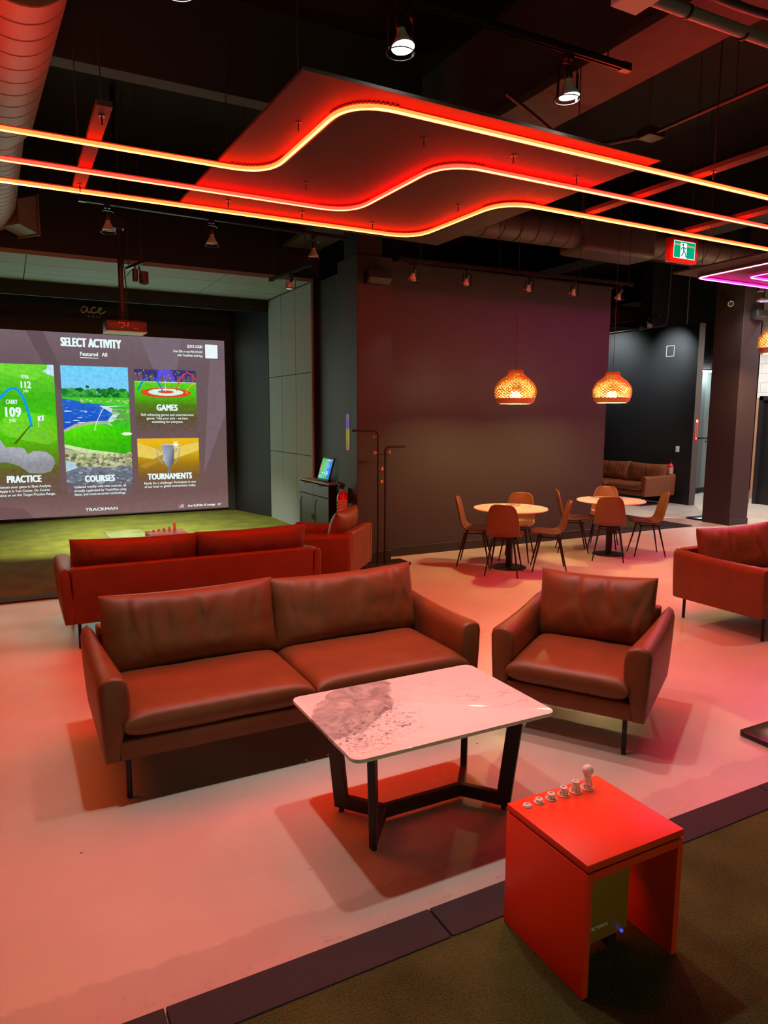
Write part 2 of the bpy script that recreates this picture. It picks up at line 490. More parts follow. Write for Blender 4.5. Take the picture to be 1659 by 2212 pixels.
# ------------------------------------------------------------------ sofas and armchairs
def warp(s, k):
    return (1 - k) * s + k * math.sin(s * PI / 2)
def cushion(b, w, h, t, M, p=3.0, ex=0.05, ez=0.05, creases=0, seed=0, nu=34, nv=22, k=0.7, e=0.5, lump=0.006, tilt=0.0):
    rr = random.Random(seed)
    cr = []
    for _ in range(creases):
        cx = rr.uniform(-0.8, 0.8) * w / 2
        cr.append((cx, rr.uniform(0.15, 0.5) * h, rr.uniform(-0.25, 0.45), rr.uniform(0.011, 0.022), rr.uniform(0.005, 0.012), rr.uniform(0.10, 0.24)))
    def pt(su, sv, side):
        u = warp(su, k); v = warp(sv, k)
        x = u * w / 2 * (1 - ex * (1 - v * v)); z = v * h / 2 * (1 - ez * (1 - u * u)) - tilt * u * u * 0
        prof = max(0.0, (1 - abs(u) ** p) * (1 - abs(v) ** p)) ** e
        y = t / 2 * prof
        nz = noise.noise(Vector((x * 5 + seed, z * 6, side * 3.1))) + 0.5 * noise.noise(Vector((x * 13, z * 13 + seed, side)))
        y += lump * nz * prof
        for (cx, cz, sl, wd, am, ln) in cr:
            zz = z - cz
            d = (x - cx - sl * (-zz) - 0.04 * math.sin(zz * 9)) / math.sqrt(1 + sl * sl)
            tap = math.exp(-((zz + ln * 0.5) / ln) ** 2)
            y += (-am * math.exp(-(d / wd) ** 2) + 0.6 * am * math.exp(-((d - 2 * wd) / wd) ** 2)) * tap * prof
        return M @ Vector((x, y * side, z))
    for side in (-1, 1):
        P = [[pt(-1 + 2 * i / nu, -1 + 2 * j / nv, side) for i in range(nu + 1)] for j in range(nv + 1)]
        b.grid(P)
    return b

def arm_mesh(b, W, D, mirror):
    zb, wb = 0.21, 0.068
    st = [(0.0, 0.022), (0.004, 0.012), (0.014, 0.004), (0.035, 0.0), (0.15, 0), (0.32, 0), (0.5, 0), (0.68, 0), (D - 0.035, 0), (D - 0.012, 0.004), (D - 0.003, 0.012), (D, 0.02)]
    rows = []
    for y, e in st:
        f = y / D
        zt = 0.640 - 0.012 * math.sin(PI * f) + 0.030 * f ** 1.4
        wt = 0.150 - 0.070 * f
        sec = [(0.024 + e, zb + e), (0.024 + wb - e, zb + e), (0.045 + wb - e, zb + 0.13), (wt * 0.93 + 0.01 - e, zb + 0.26), (wt - e, zt - 0.085), (wt - 0.010 - e * .7, zt - 0.036),
               (wt - 0.034, zt - 0.008 - e), (wt * 0.5, zt - e), (0.036, zt - 0.005 - e), (0.012 + e * .7, zt - 0.022 - e * .5), (0.001 + e, zt - 0.06), (0.006 + e, zb + 0.25), (0.015 + e, zb + 0.1)]
        rows.append([((W - x) if mirror else x, y, z) for x, z in sec])
    vr = b.grid(rows, closed_u=True)
    b.bm.faces.new(vr[0]); b.bm.faces.new(vr[-1])
    return b

LEGM = mat('black tube leg', (0.013, 0.012, 0.013), 0.35, 0.5)
def make_seat(name, label, cat, W, n_cush, loc, rz, group=None, seed=1, creases=9):
    D = 0.91
    root = thing(name, label, cat, loc, rz, group)
    for mir in (False, True):
        arm_mesh(B(), W, D, mir).build('armrest', M_LEATHER, root, 48)
    B().box((0.085, D - 0.088, 0.212), (W - 0.085, D - 0.002, 0.668), None, 0.016, 3).build('backrest', M_LEATHER, root, 40)
    B().box((0.088, 0.014, 0.211), (W - 0.088, D - 0.09, 0.312), None, 0.012, 3).build('seat_frame', M_LEATHER, root, 40)
    x0, x1 = 0.105, W - 0.105
    cw = (x1 - x0) / n_cush
    for i in range(n_cush):
        cx = x0 + cw * (i + 0.5)
        M = Matrix.Translation((cx, 0.325, 0.386)) @ Matrix.Rotation(PI / 2, 4, 'X')
        cushion(B(), cw - 0.004, 0.70, 0.150, M, p=9, ex=0.004, ez=0.006, k=0.93, e=0.42, seed=seed * 10 + i, lump=0.004, nu=36, nv=30).build('seat_cushion', M_LEATHER, root, 180)
    bx0, bx1 = 0.10, W - 0.10
    bw = (bx1 - bx0) / n_cush
    for i in range(n_cush):
        cx = bx0 + bw * (i + 0.5)
        M = Matrix.Translation((cx, 0.690, 0.648)) @ Matrix.Rotation(R(-13), 4, 'X') @ Matrix.Rotation(R(rnd.uniform(-1.2, 1.2)), 4, 'Y')
        cushion(B(), bw + 0.022, 0.455, 0.20, M, p=3.2, ex=0.018, ez=0.075, creases=creases, seed=seed * 17 + i * 5, nu=56, nv=34, k=0.55, lump=0.010).build('back_cushion', M_LEATHER, root, 180)
    for lx in (0.13, W - 0.13):
        for ly in (0.055, D - 0.06):
            b = B(); b.tube([(lx, ly, 0.0), (lx, ly, 0.213)], 0.0135, 14); b.build('leg', LEGM, root, 40)
    for x in (0.012, W - 0.012):
        b = B(); s = 1 if x > 1e-1 else -1
        b.box((x - 0.014 if s < 0 else x - 0.02, D - 0.001, 0.27), (x + 0.02 if s < 0 else x + 0.014, D + 0.0015, 0.30))
    return root
make_seat('sofa', 'large tan leather two-cushion sofa facing the marble coffee table, nearest the camera', 'sofa', 2.20, 2, (0.295, 3.42, 0), 0, 'tan leather lounge seating', 1, 10)
make_seat('sofa', 'tan leather sofa turned away to face the golf screen, its red-lit back showing', 'sofa', 2.22, 2, (2.505, 6.86, 0), PI, 'tan leather lounge seating', 3, 3)
make_seat('sofa', 'tan leather sofa cut by the right edge with a heavily creased back cushion', 'sofa', 2.20, 2, (5.40, 3.545, 0), 0, 'tan leather lounge seating', 5, 16)
make_seat('sofa', 'brown leather sofa far back against the black partition wall', 'sofa', 2.20, 2, (11.65, 12.58, 0), -PI / 2, 'tan leather lounge seating', 7, 6)
make_seat('armchair', 'tan leather armchair angled toward the marble coffee table, right of the large sofa', 'armchair', 0.92, 1, (2.477, 3.316, 0), R(-57.5), 'tan leather lounge seating', 9, 3)
make_seat('armchair', 'tan leather armchair with its back to the double coat rack beside the column', 'armchair', 0.90, 1, (2.962, 7.757, 0), R(-132), 'tan leather lounge seating', 12, 2)

# ------------------------------------------------------------------ tables
def marble_mat(name, cx, cy, warm=False):
    m = bpy.data.materials.new(name); t = NT(m)
    b = t.n('ShaderNodeBsdfPrincipled'); tc = t.n('ShaderNodeTexCoord'); P = tc.outputs['Object']
    def nz(scale, detail, rough=0.5, dist=0.0):
        n_ = t.n('ShaderNodeTexNoise'); n_.inputs['Scale'].default_value = scale; n_.inputs['Detail'].default_value = detail
        n_.inputs['Roughness'].default_value = rough; n_.inputs['Distortion'].default_value = dist
        t.l(P, n_.inputs['Vector']); return n_.outputs['Fac']
    def mm(op, a, c=None):
        n_ = t.n('ShaderNodeMath', operation=op)
        for i, v in enumerate((a, c)):
            if v is None: continue
            if isinstance(v, (int, float)): n_.inputs[i].default_value = v
            else: t.l(v, n_.inputs[i])
        return n_.outputs[0]
    def mr(v, a, c, d, e):
        n_ = t.n('ShaderNodeMapRange')
        for i, x in ((1, a), (2, c), (3, d), (4, e)): n_.inputs[i].default_value = x
        t.l(v, n_.inputs[0]); return n_.outputs[0]
    def mix(f, a, c):
        n_ = t.n('ShaderNodeMix', data_type='RGBA')
        for i, v in ((0, f), (6, a), (7, c)):
            if isinstance(v, tuple): n_.inputs[i].default_value = v
            else: t.l(v, n_.inputs[i])
        return n_.outputs[2]
    def ell(x, y, ang, ra, rb):
        m_ = t.n('ShaderNodeMapping', vector_type='TEXTURE')
        m_.inputs['Location'].default_value = (x, y, 0.51); m_.inputs['Rotation'].default_value = (0, 0, R(ang)); m_.inputs['Scale'].default_value = (ra, rb, 1)
        t.l(P, m_.inputs['Vector'])
        l_ = t.n('ShaderNodeVectorMath', operation='LENGTH'); t.l(m_.outputs[0], l_.inputs[0])
        return mm('ADD', l_.outputs['Value'], mm('MULTIPLY', mm('SUBTRACT', nz(7, 8, 0.62), 0.5), 0.9))
    base = (0.80, 0.78, 0.77, 1) if not warm else (0.80, 0.74, 0.66, 1)
    k = 1.0 if not warm else 0.6
    patch = mr(ell(cx, cy + 0.11, 47, 0.33 * k, 0.17 * k), 0.97, 1.04, 1, 0)
    soft = mr(nz(9, 9, 0.62, 1.5), 0.3, 0.72, 0.35, 0.9)
    c1 = mix(mm('MULTIPLY', patch, soft), base, (0.20, 0.17, 0.175, 1))
    ch = mm('MULTIPLY', mr(nz(40, 10, 0.72, 0.8), 0.53, 0.59, 0, 1), mr(ell(cx, cy - 0.14, 38, 0.30 * k, 0.17 * k), 0.7, 1.1, 1, 0))
    c2 = mix(mm('MULTIPLY', ch, 0.75), c1, (0.06, 0.05, 0.055, 1))
    v = mm('ABSOLUTE', mm('SUBTRACT', nz(2.6, 10, 0.62, 0.9), 0.5))
    vein = mm('MULTIPLY', mr(v, 0.0, 0.012, 0.55, 0.0), mr(nz(2.0, 2), 0.42, 0.58, 0, 1))
    c3 = mix(vein, c2, (0.30, 0.24, 0.23, 1))
    t.l(c3, b.inputs['Base Color']); b.inputs['Roughness'].default_value = 0.10
    t.l(b.outputs[0], t.out.inputs[0]); return m
M_MARBLE = marble_mat('veined ceramic top', -0.29, 0.02)
M_MARBLE2 = marble_mat('veined warm ceramic top', 0.22, 0.12, True)

def rrect(x0, y0, x1, y1, r, n=6):
    out = []
    for cx, cy, a0 in ((x1 - r, y1 - r, 0), (x0 + r, y1 - r, 90), (x0 + r, y0 + r, 180), (x1 - r, y0 + r, 270)):
        for k in range(n + 1):
            a = R(a0 + 90 * k / n); out.append((cx + r * math.cos(a), cy + r * math.sin(a)))
    return out
M_TBASE = mat('black wood table frame', (0.016, 0.012, 0.013), 0.5, bump=0.2, bscale=90)
def slab(b, p, q, w, z0, z1):
    """upright plank from p to q (x,y) of thickness w"""
    p = Vector((*p, 0)); q = Vector((*q, 0)); d = (q - p).normalized(); s = Vector((-d.y, d.x, 0)) * w / 2
    b.prism([((p + s).x, (p + s).y), ((p - s).x, (p - s).y), ((q - s).x, (q - s).y), ((q + s).x, (q + s).y)], z0, z1, 'z', None, 0.003, 1)
def make_coffee_table(label, loc, rz=0, group=None):
    root = thing('coffee_table', label, 'table', loc, rz, group)
    B().prism(rrect(-0.522, -0.358, 0.522, 0.358, 0.045), 0.502, 0.520, 'z', None, 0.003, 2).build('table_top', M_MARBLE, root, 40)
    fy, ax, fx = 0.195, 0.215, 0.37
    b = B()
    slab(b, (-ax, -0.03), (ax, -0.03), 0.032, 0.022, 0.085)
    b.build('stretcher', M_TBASE, root, 40)
    for sx in (-1, 1):
        for sy in (-1, 1):
            b = B()
            foot = Vector((sx * fx, sy * fy - 0.03, 0)); ap = Vector((sx * ax, -0.03, 0))
            d = (foot - ap).normalized(); s = Vector((-d.y, d.x, 0)) * 0.016
            L = (foot - ap).length
            # L-shaped plank: bar along the floor turning up into a leg that flares outward
            prof = [(0, 0.022), (L, 0.022), (L + 0.055, 0.502), (L - 0.015, 0.502), (L - 0.062, 0.085), (0, 0.085)]
            M = Matrix(((d.x, -d.y, 0, ap.x), (d.y, d.x, 0, ap.y), (0, 0, 1, 0), (0, 0, 0, 1)))
            b.prism(prof, -0.016, 0.016, 'y', M, 0.003, 1)
            o = b.build('leg', M_TBASE, root, 30)
            b = B(); b.lathe([(0.013, 0), (0.013, 0.024)], (foot.x - d.x * 0.03, foot.y - d.y * 0.03, 0), 10, close=True); b.build('foot', M_BLKPL, o)
    return root
ct = make_coffee_table('pale marble-topped coffee table with black angled legs, in front of the large sofa', (1.654, 2.74, 0), 0, 'marble coffee tables')
dup(ct, (1.68, 7.47, 0), PI, 'marble coffee table glimpsed behind the sofa that faces the golf screen', 'marble coffee tables')
dup(ct, (10.72, 11.86, 0), PI / 2, 'white table edge just showing past the dark wall, before the far sofa', 'marble coffee tables')

M_ORANGE = mat('orange lacquer', (0.80, 0.050, 0.006), 0.42, spec=0.4, bump=0.12, bscale=260)
def make_cube(label, loc, rz=0, group=None):
    """n-shaped side table, 0.44 x 0.41 x 0.47, origin at front-left floor corner"""
    root = thing('side_table', label, 'side table', loc, rz, group)
    W, D, H, T = 0.44, 0.41, 0.47, 0.026
    B().box((0, 0, H - T), (W, D, H), None, 0.003, 2).build('table_top', M_ORANGE, root, 40)
    b = B(); b.box((0.006, 0.006, H - T - 0.007), (W - 0.006, D - 0.006, H - T)); b.build('shadow_gap', mat('dark red groove', (0.05, 0.006, 0.003), 0.7), root)
    B().box((T + 0.0005, 0.0, H - 2 * T - 0.010), (W - T - 0.0005, D, H - T - 0.007), None, 0.002, 1).build('apron', M_ORANGE, root, 40)
    for x in (0, W - T):
        B().box((x, 0, 0), (x + T, D, H - T - 0.007), None, 0.003, 2).build('side_panel', M_ORANGE, root, 40)
    return root
cube = make_cube('bright red-orange side table standing on dark turf in the foreground', (1.525, 1.502, 0.012), 0, 'orange tee tables')
dup(cube, (1.82, 8.75, 0.012), PI, 'orange side table with tees in the golf bay, beyond the turned sofa', 'orange tee tables')
# launch monitor tucked inside the near side table
lm = thing('launch_monitor', 'amber launch monitor box standing inside the red-orange side table', 'launch monitor', (1.715, 1.66, 0.012), R(0))
M_AMBER = mat('amber housing', (0.26, 0.13, 0.010), 0.45)
b = B(); b.prism(rrect(-0.145, 0.045, 0.145, 0.36, 0.02), -0.03, 0.03, 'y', None, 0.005, 2); b.build('housing', M_AMBER, lm, 40)
b = B(); b.box((-0.10, -0.022, 0.0), (-0.06, 0.05, 0.05)); b.box((0.06, -0.022, 0.0), (0.10, 0.05, 0.05)); b.build('stand', M_BLKPL, lm)
text_obj('maker_lettering', 'TRACKMAN', 0.021, face_front(-0.027, -0.0305, 0.095), mat('white print', (0.8, 0.8, 0.78), 0.5), lm, bold=0.0003, fit=0.145)
b = B(); b.lathe([(0.0, 0.0), (0.006, 0.0), (0.006, 0.006), (0, 0.006)], (0.11, -0.036, 0.05), 10); b.build('status_light', emit('blue indicator', (0.04, 0.08, 1.0), 1.2), lm)

# practice tees: perforated white rubber cones of rising height; a ball on the tallest
M_TEE = mat('white tee plastic', (0.78, 0.76, 0.77), 0.5)
M_TEEP = mat('white tee plastic, far', (0.74, 0.52, 0.52), 0.5)
def tee_obj(h, rb):
    b = B()
    rt = 0.0105
    prof = [(rb + 0.0035, 0.0), (rb + 0.0035, 0.003), (rb, 0.0038)]
    rows = max(1, int(h / 0.010)); z0, z1 = 0.004, max(0.0055, h - 0.006)
    for i in range(rows * 2 + 1):
        f = i / (rows * 2); prof.append((rb + (rt + 0.001 - rb) * f, z0 + (z1 - z0) * f))
    npre = 2
    prof += [(rt + 0.003, h - 0.005), (rt + 0.003, h - 0.001), (rt, h), (rt - 0.003, h), (rt - 0.004, h - 0.004), (0.0, h - 0.005)]
    def skip(i, j):
        k = i - npre
        return h > 0.012 and 0 < k < rows * 2 - 1 and k % 2 == 1 and j % 3 != 0 and k < rows * 1.5
    b.lathe(prof, (0, 0, 0), 24, None, skip)
    return b
words = ['flattest', 'second lowest', 'third lowest', 'third tallest', 'second tallest', 'tallest']
def ball_mat():
    m = mat('golf ball white', (0.82, 0.80, 0.80), 0.35)
    t = m.node_tree; b = t.nodes['Principled BSDF'] if 'Principled BSDF' in t.nodes else [x for x in t.nodes if x.type == 'BSDF_PRINCIPLED'][0]
    tc = t.nodes.new('ShaderNodeTexCoord'); vo = t.nodes.new('ShaderNodeTexVoronoi'); vo.inputs['Scale'].default_value = 230
    bp = t.nodes.new('ShaderNodeBump'); bp.inputs['Strength'].default_value = 0.5; bp.inputs['Distance'].default_value = 0.001
    t.links.new(tc.outputs['Object'], vo.inputs['Vector']); t.links.new(vo.outputs['Distance'], bp.inputs['Height']); t.links.new(bp.outputs[0], b.inputs['Normal'])
    return m
def tee_row(pts, z, where, m, grp):
    hs = [0.008, 0.015, 0.022, 0.031, 0.041, 0.052]; rb = [0.0125, 0.0145, 0.0165, 0.0185, 0.020, 0.021]
    for i, (x, y) in enumerate(pts):
        o = tee_obj(hs[i], rb[i]).build('golf_tee', m, None, 50)
        o.location = (x, y, z); o.rotation_euler = (0, 0, i * 0.9)
        lab = {0: 'flat white tee ring', 5: 'tall white tee under the golf ball'}.get(i, 'white cone tee, %s of the row,' % words[i])
        tag(o, lab + ' on the ' + where, 'golf tee', grp)
    x, y = pts[-1]
    o = B()
    o.lathe([(0.02135 * math.sin(PI * k / 18), -0.02135 * math.cos(PI * k / 18)) for k in range(19)], (0, 0, 0), 32)
    g = o.build('golf_ball', ball_mat(), None, 180)
    g.location = (x, y, z + hs[5] + 0.0185)
    tag(g, 'white golf ball on the tallest tee of the ' + where, 'golf ball', 'golf balls on tees')
    b = B(); b.tube([(0.0214 * math.cos(a) * -0.6 + 0.002, 0.0214 * math.sin(a) * 0.25 - 0.005, 0.0214 * math.sin(a) * 0.93) for a in [R(55 + 5 * k) for k in range(9)]], 0.0006, 5)
    b.build('alignment_mark', mat('black ink', (0.01, 0.01, 0.01), 0.5), g)
tee_row([(1.578, 1.862), (1.632, 1.862), (1.688, 1.861), (1.748, 1.861), (1.805, 1.860), (1.862, 1.858)], 0.4825, 'red-orange side table in front', M_TEE, 'tees on the near side table')
tee_row([(1.41, 8.70), (1.472, 8.70), (1.534, 8.70), (1.596, 8.70), (1.658, 8.70), (1.72, 8.70)], 0.4825, 'far side table in the bay', M_TEE, 'tees on the far side table')

# bistro tables and chairs
def make_bistro(label, loc, rz=0):
    root = thing('bistro_table', label, 'table', loc, rz, 'round bistro tables')
    b = B(); b.lathe([(0, 0.728), (0.430, 0.728), (0.452, 0.735), (0.457, 0.743), (0.453, 0.75), (0, 0.75)], (0, 0, 0), 64); b.build('table_top', M_MARBLE2, root, 30)
    B().box((-0.034, -0.034, 0.012), (0.034, 0.034, 0.728), Matrix.Rotation(R(35), 4, 'Z'), 0.004, 2).build('pedestal', M_BLACK, root, 30)
    b = B(); b.lathe([(0, 0), (0.213, 0), (0.215, 0.004), (0.212, 0.009), (0.06, 0.013), (0, 0.013)], (0, 0, 0), 48); b.build('base_plate', M_BLACK, root, 30)
    return root
bt = make_bistro('round marble bistro table nearer the column, left of the pair', (5.44, 6.925, 0))
dup(bt, (7.195, 6.99, 0), 0.5, 'round marble bistro table farther from the column, right of the pair')

M_CHAIR = mat('tan chair leather', (0.150, 0.058, 0.022), 0.33, spec=0.5, bump=0.2, bscale=380, var=0.2, vscale=9)
def make_chair(label, loc, rz):
    root = thing('dining_chair', label, 'chair', loc, rz, 'leather chairs at the bistro tables')
    prof = [(-0.215, 0.440, 0.165), (-0.190, 0.455, 0.195), (-0.12, 0.460, 0.210), (-0.02, 0.452, 0.214), (0.07, 0.447, 0.212), (0.135, 0.460, 0.209), (0.172, 0.505, 0.207), (0.192, 0.565, 0.203), (0.212, 0.65, 0.194), (0.232, 0.74, 0.180), (0.248, 0.81, 0.160), (0.257, 0.845, 0.130), (0.262, 0.865, 0.080)]
    rows = []
    N = 10
    for i, (y, z, hw) in enumerate(prof):
        a = prof[max(0, i-1)]; c = prof[min(len(prof)-1, i+1)]
        d = Vector((0, c[0]-a[0], c[1]-a[1])).normalized(); nrm = Vector((0, -d.z, d.y))
        row = []
        for j in range(N + 1):
            u = -1 + 2 * j / N
            lift = 0.030 * abs(u) ** 2.6 * (1.0 if i > 4 else 0.6)
            row.append(Vector((u * hw, y, z)) + nrm * lift)
        rows.append(row)
    b = B(); b.grid(rows)
    o = b.build('seat_shell', M_CHAIR, root, 180)
    so = o.modifiers.new('thickness', 'SOLIDIFY'); so.thickness = 0.022; so.offset = -1
    ss = o.modifiers.new('smooth', 'SUBSURF'); ss.levels = 1; ss.render_levels = 1
    b = B()
    for s in (-1, 1):
        b.tube([(s * 0.13, -0.14, 0.421), (s * 0.13, 0.13, 0.415)], 0.009, 8)
    b.tube([(-0.13, -0.10, 0.418), (0.13, -0.10, 0.418)], 0.009, 8); b.tube([(-0.13, 0.09, 0.416), (0.13, 0.09, 0.416)], 0.009, 8)
    b.build('underframe', M_BLACK, root, 40)
    for sx in (-1, 1):
        for sy in (-1, 1):
            b = B(); b.tube([(sx * 0.195, sy * 0.205, 0.0), (sx * 0.125, sy * 0.11, 0.425)], 0.0075, 10, r2=0.0135); b.build('leg', M_BLACK, root, 40)
    return root
def rot_to(dx, dy):
    return math.atan2(dx, -dy)
ch = make_chair('leather chair with its back to the camera at the nearer-column bistro table', (5.15, 6.655, 0), rot_to(0.72, 0.69))
for lab, x, y, dx, dy in (
    ('leather chair at the left side of the left bistro table, beside the dark wall', 5.155, 7.265, 0.75, -0.66),
    ('leather chair facing the camera behind the left bistro table', 5.84, 7.28, -0.76, -0.65),
    ('leather chair at the right side of the left bistro table, seen side-on', 5.80, 6.61, -0.80, 0.60),
    ('leather chair with its back to the camera at the right bistro table', 6.93, 6.735, 0.72, 0.69),
    ('leather chair at the left side of the right bistro table', 6.905, 7.40, 0.80, -0.60),
    ('leather chair facing the camera behind the right bistro table', 7.53, 7.43, -0.76, -0.65),
    ('leather chair at the right side of the right bistro table, nearest the golf mat', 7.64, 6.74, -0.84, 0.54)):
    dup(ch, (x, y, 0), rot_to(dx, dy), lab)

# ------------------------------------------------------------------ neon lines and their hung panels
ZN = 3.50
def neon_mat(name, stops, x0, x1, strength):
    m = bpy.data.materials.new(name); t = NT(m)
    e = t.n('ShaderNodeEmission'); tc = t.n('ShaderNodeTexCoord'); sx = t.n('ShaderNodeSeparateXYZ')
    t.l(tc.outputs['Object'], sx.inputs[0])
    mr = t.n('ShaderNodeMapRange'); mr.inputs[1].default_value = x0; mr.inputs[2].default_value = x1
    t.l(sx.outputs['X'], mr.inputs[0])
    rp = t.n('ShaderNodeValToRGB')
    while len(rp.color_ramp.elements) < len(stops): rp.color_ramp.elements.new(0.5)
    for el, (p, c) in zip(rp.color_ramp.elements, stops):
        el.position = p; el.color = (*c, 1)
    t.l(mr.outputs[0], rp.inputs[0]); t.l(rp.outputs[0], e.inputs[0]); e.inputs[1].default_value = strength
    t.l(e.outputs[0], t.out.inputs[0]); return m
NEON = 165.0
M_RIM = emit('glowing orange red sleeve', (1.0, 0.013, 0.0025), 34)
M_RIMR = emit('glowing red sleeve', (1.0, 0.004, 0.002), 38)
M_RIMM = emit('glowing magenta sleeve', (1.0, 0.008, 0.35), 16)
M_CHAN = mat('aluminium light channel', (0.10, 0.09, 0.09), 0.5, 0.6)
def neon(label, pts, m, group, rad=0.22, rim=None):
    rim = rim or M_RIM
    path = arc_path([(x, y, ZN) for x, y in pts], rad, 9)
    root = thing('neon_strip', label, 'neon light', (0, 0, 0), 0, group)
    b = B(); b.tube(path, 0.0105, 8); o = b.build('light_tube', m, root, 180)
    B().tube([p + Vector((0, 0, 0.0065)) for p in path], 0.0140, 8).build('rim_glow_sleeve', rim, o, 180)  # added glowing sleeve: tints the tube's rim and lights the panel above
    b = B()
    rows = []
    for i, p in enumerate(path):
        a = path[max(0, i-1)]; c = path[min(len(path)-1, i+1)]
        d = (c - a).normalized(); s = Vector((-d.y, d.x, 0))
        rows.append([p + s * 0.017 + Vector((0, 0, -0.004)), p + s * 0.017 + Vector((0, 0, 0.034)), p + s * 0.028 + Vector((0, 0, 0.034)), p + s * 0.028 + Vector((0, 0, -0.004))])
    vr = b.grid(rows, closed_u=True); b.bm.faces.new(vr[0]); b.bm.faces.new(vr[-1])
    b.build('mounting_channel', M_CHAN, root)
    # little clips showing along the bends
    half = len(path) // 2
    for lo_, hi_ in ((1, half), (half, len(path) - 1)):
        b = B()
        for i in range(lo_, hi_):
            p = path[i]
            if (path[i] - path[i-1]).length < 0.09:
                for q in (p, (p + path[i-1]) / 2):
                    b.box((q.x - 0.006, q.y - 0.008, q.z + 0.024), (q.x + 0.006, q.y + 0.008, q.z + 0.034))
        b.build('clip_row', M_CHAN, root)
    return root
OR, RD, YL, MG, VI = (1.0, 0.030, 0.0035), (1.0, 0.010, 0.004), (1.0, 0.36, 0.012), (1.0, 0.012, 0.26), (0.62, 0.015, 0.85)
neon('orange-red neon line with the S-bend nearest the camera', [(-3.900, 4.867), (1.669, 4.853), (1.676, 3.560), (10.290, 3.588)], neon_mat('orange red neon', [(0, OR), (1, OR)], -4.2, 9.7, NEON), 'red neon lines', 0.28)
neon('pure red neon line running between the two orange-red ones', [(-3.900, 5.396), (2.559, 5.423), (2.607, 4.088), (10.290, 4.102)], neon_mat('pure red neon', [(0, RD), (1, RD)], -4.2, 9.7, NEON * 0.9), 'red neon lines', 0.29, M_RIMR)
neon('orange-red neon line fading to yellow at its left end, farthest of three', [(-3.900, 5.910), (3.421, 5.889), (3.463, 4.589), (10.290, 4.631)], neon_mat('orange yellow neon', [(0, YL), (0.313, YL), (0.335, OR), (1, OR)], -4.2, 9.7, NEON), 'red neon lines', 0.29)
neon('magenta neon loop at the right edge, outer line', [(9.178, 4.728), (7.217, 4.756), (7.273, 5.910), (12.515, 5.896)], neon_mat('magenta neon', [(0, (1.0, 0.05, 0.01)), (0.12, MG), (1, MG)], 7.1, 12.5, NEON * 0.7), 'magenta neon loops', 0.14, M_RIMM)
neon('violet neon loop at the right edge, inside the magenta one', [(9.595, 5.173), (7.732, 5.201), (7.753, 5.590), (12.515, 5.576)], neon_mat('violet neon', [(0, MG), (0.2, VI), (1, VI)], 7.1, 12.5, NEON * 0.5), 'magenta neon loops', 0.14, M_RIMM)
M_PLY = mat('dark stained plywood', (0.055, 0.038, 0.033), 0.7, spec=0.2, bump=0.3, bscale=40, var=0.25, vscale=5)
ZP = ZN + 0.036
def rod(parent, x, y, z0, z1=5.3, r=0.004, m=None):
    return B().tube([(x, y, z0), (x, y, z1)], r, 6).build('hanger_rod', m or M_WIRE, parent)
def hook(parent, x, y):
    b = B(); b.lathe([(0, ZP - 0.004), (0.018, ZP - 0.004), (0.018, ZP)], (x, y, 0), 12); b.tube([(x, y, ZP - 0.052), (x, y, ZP)], 0.0045, 8)
    b.build('bolt', M_STEELDK, parent, 40)
p = thing('plywood_raft', 'wide dark plywood panel hung above the bends of the red neon lines', 'ceiling panel', (0, 0, 0))
b = B(); b.prism([(1.370, 3.442), (3.880, 3.477), (3.838, 6.160), (1.300, 6.063)], ZP, ZP + 0.018); b.build('board', M_PLY, p)
for x, y in ((1.571, 4.033), (2.322, 3.894), (2.002, 5.006), (2.976, 3.866), (3.616, 3.977), (1.627, 5.701), (2.253, 5.729), (2.906, 5.729), (3.268, 4.937)):
    hook(p, x, y)
for x, y in ((1.571, 4.033), (3.616, 3.977), (1.627, 5.701), (3.616, 5.841)): rod(p, x, y, ZP + 0.018)
p = thing('plywood_raft', 'dark plywood panel above the magenta neon at the right edge', 'ceiling panel', (0, 0, 0))
b = B(); b.prism([(6.925, 4.589), (10.569, 4.589), (10.569, 6.119), (6.995, 6.007)], ZP, ZP + 0.018); b.build('board', M_PLY, p)
hook(p, 7.148, 5.729)
for x, y in ((7.148, 5.729), (10.012, 5.701), (10.012, 4.728)): rod(p, x, y, ZP + 0.018)
def slat(label, x0, x1, y0, y1, hooks):
    p = thing('timber_batten', label, 'ceiling slat', (0, 0, 0), 0, 'timber slats carrying the neon')
    B().box((x0, y0, ZP), (x1, y1, ZP + 0.030)).build('board', M_PLY, p)
    for y in hooks:
        hook(p, (x0 + x1) / 2, y); rod(p, (x0 + x1) / 2, y, ZP + 0.03)
slat('short timber slat carrying the neon lines at the left', 0.526, 0.609, 4.339, 6.105, (4.478, 5.841))
slat('timber slat crossing the neon lines just right of the plywood panel', 4.311, 4.401, 2.920, 4.770, (3.449, 4.700))
slat('timber slat crossing the neon lines above the exit sign', 5.507, 5.618, 2.920, 4.756, (3.477, 4.394))

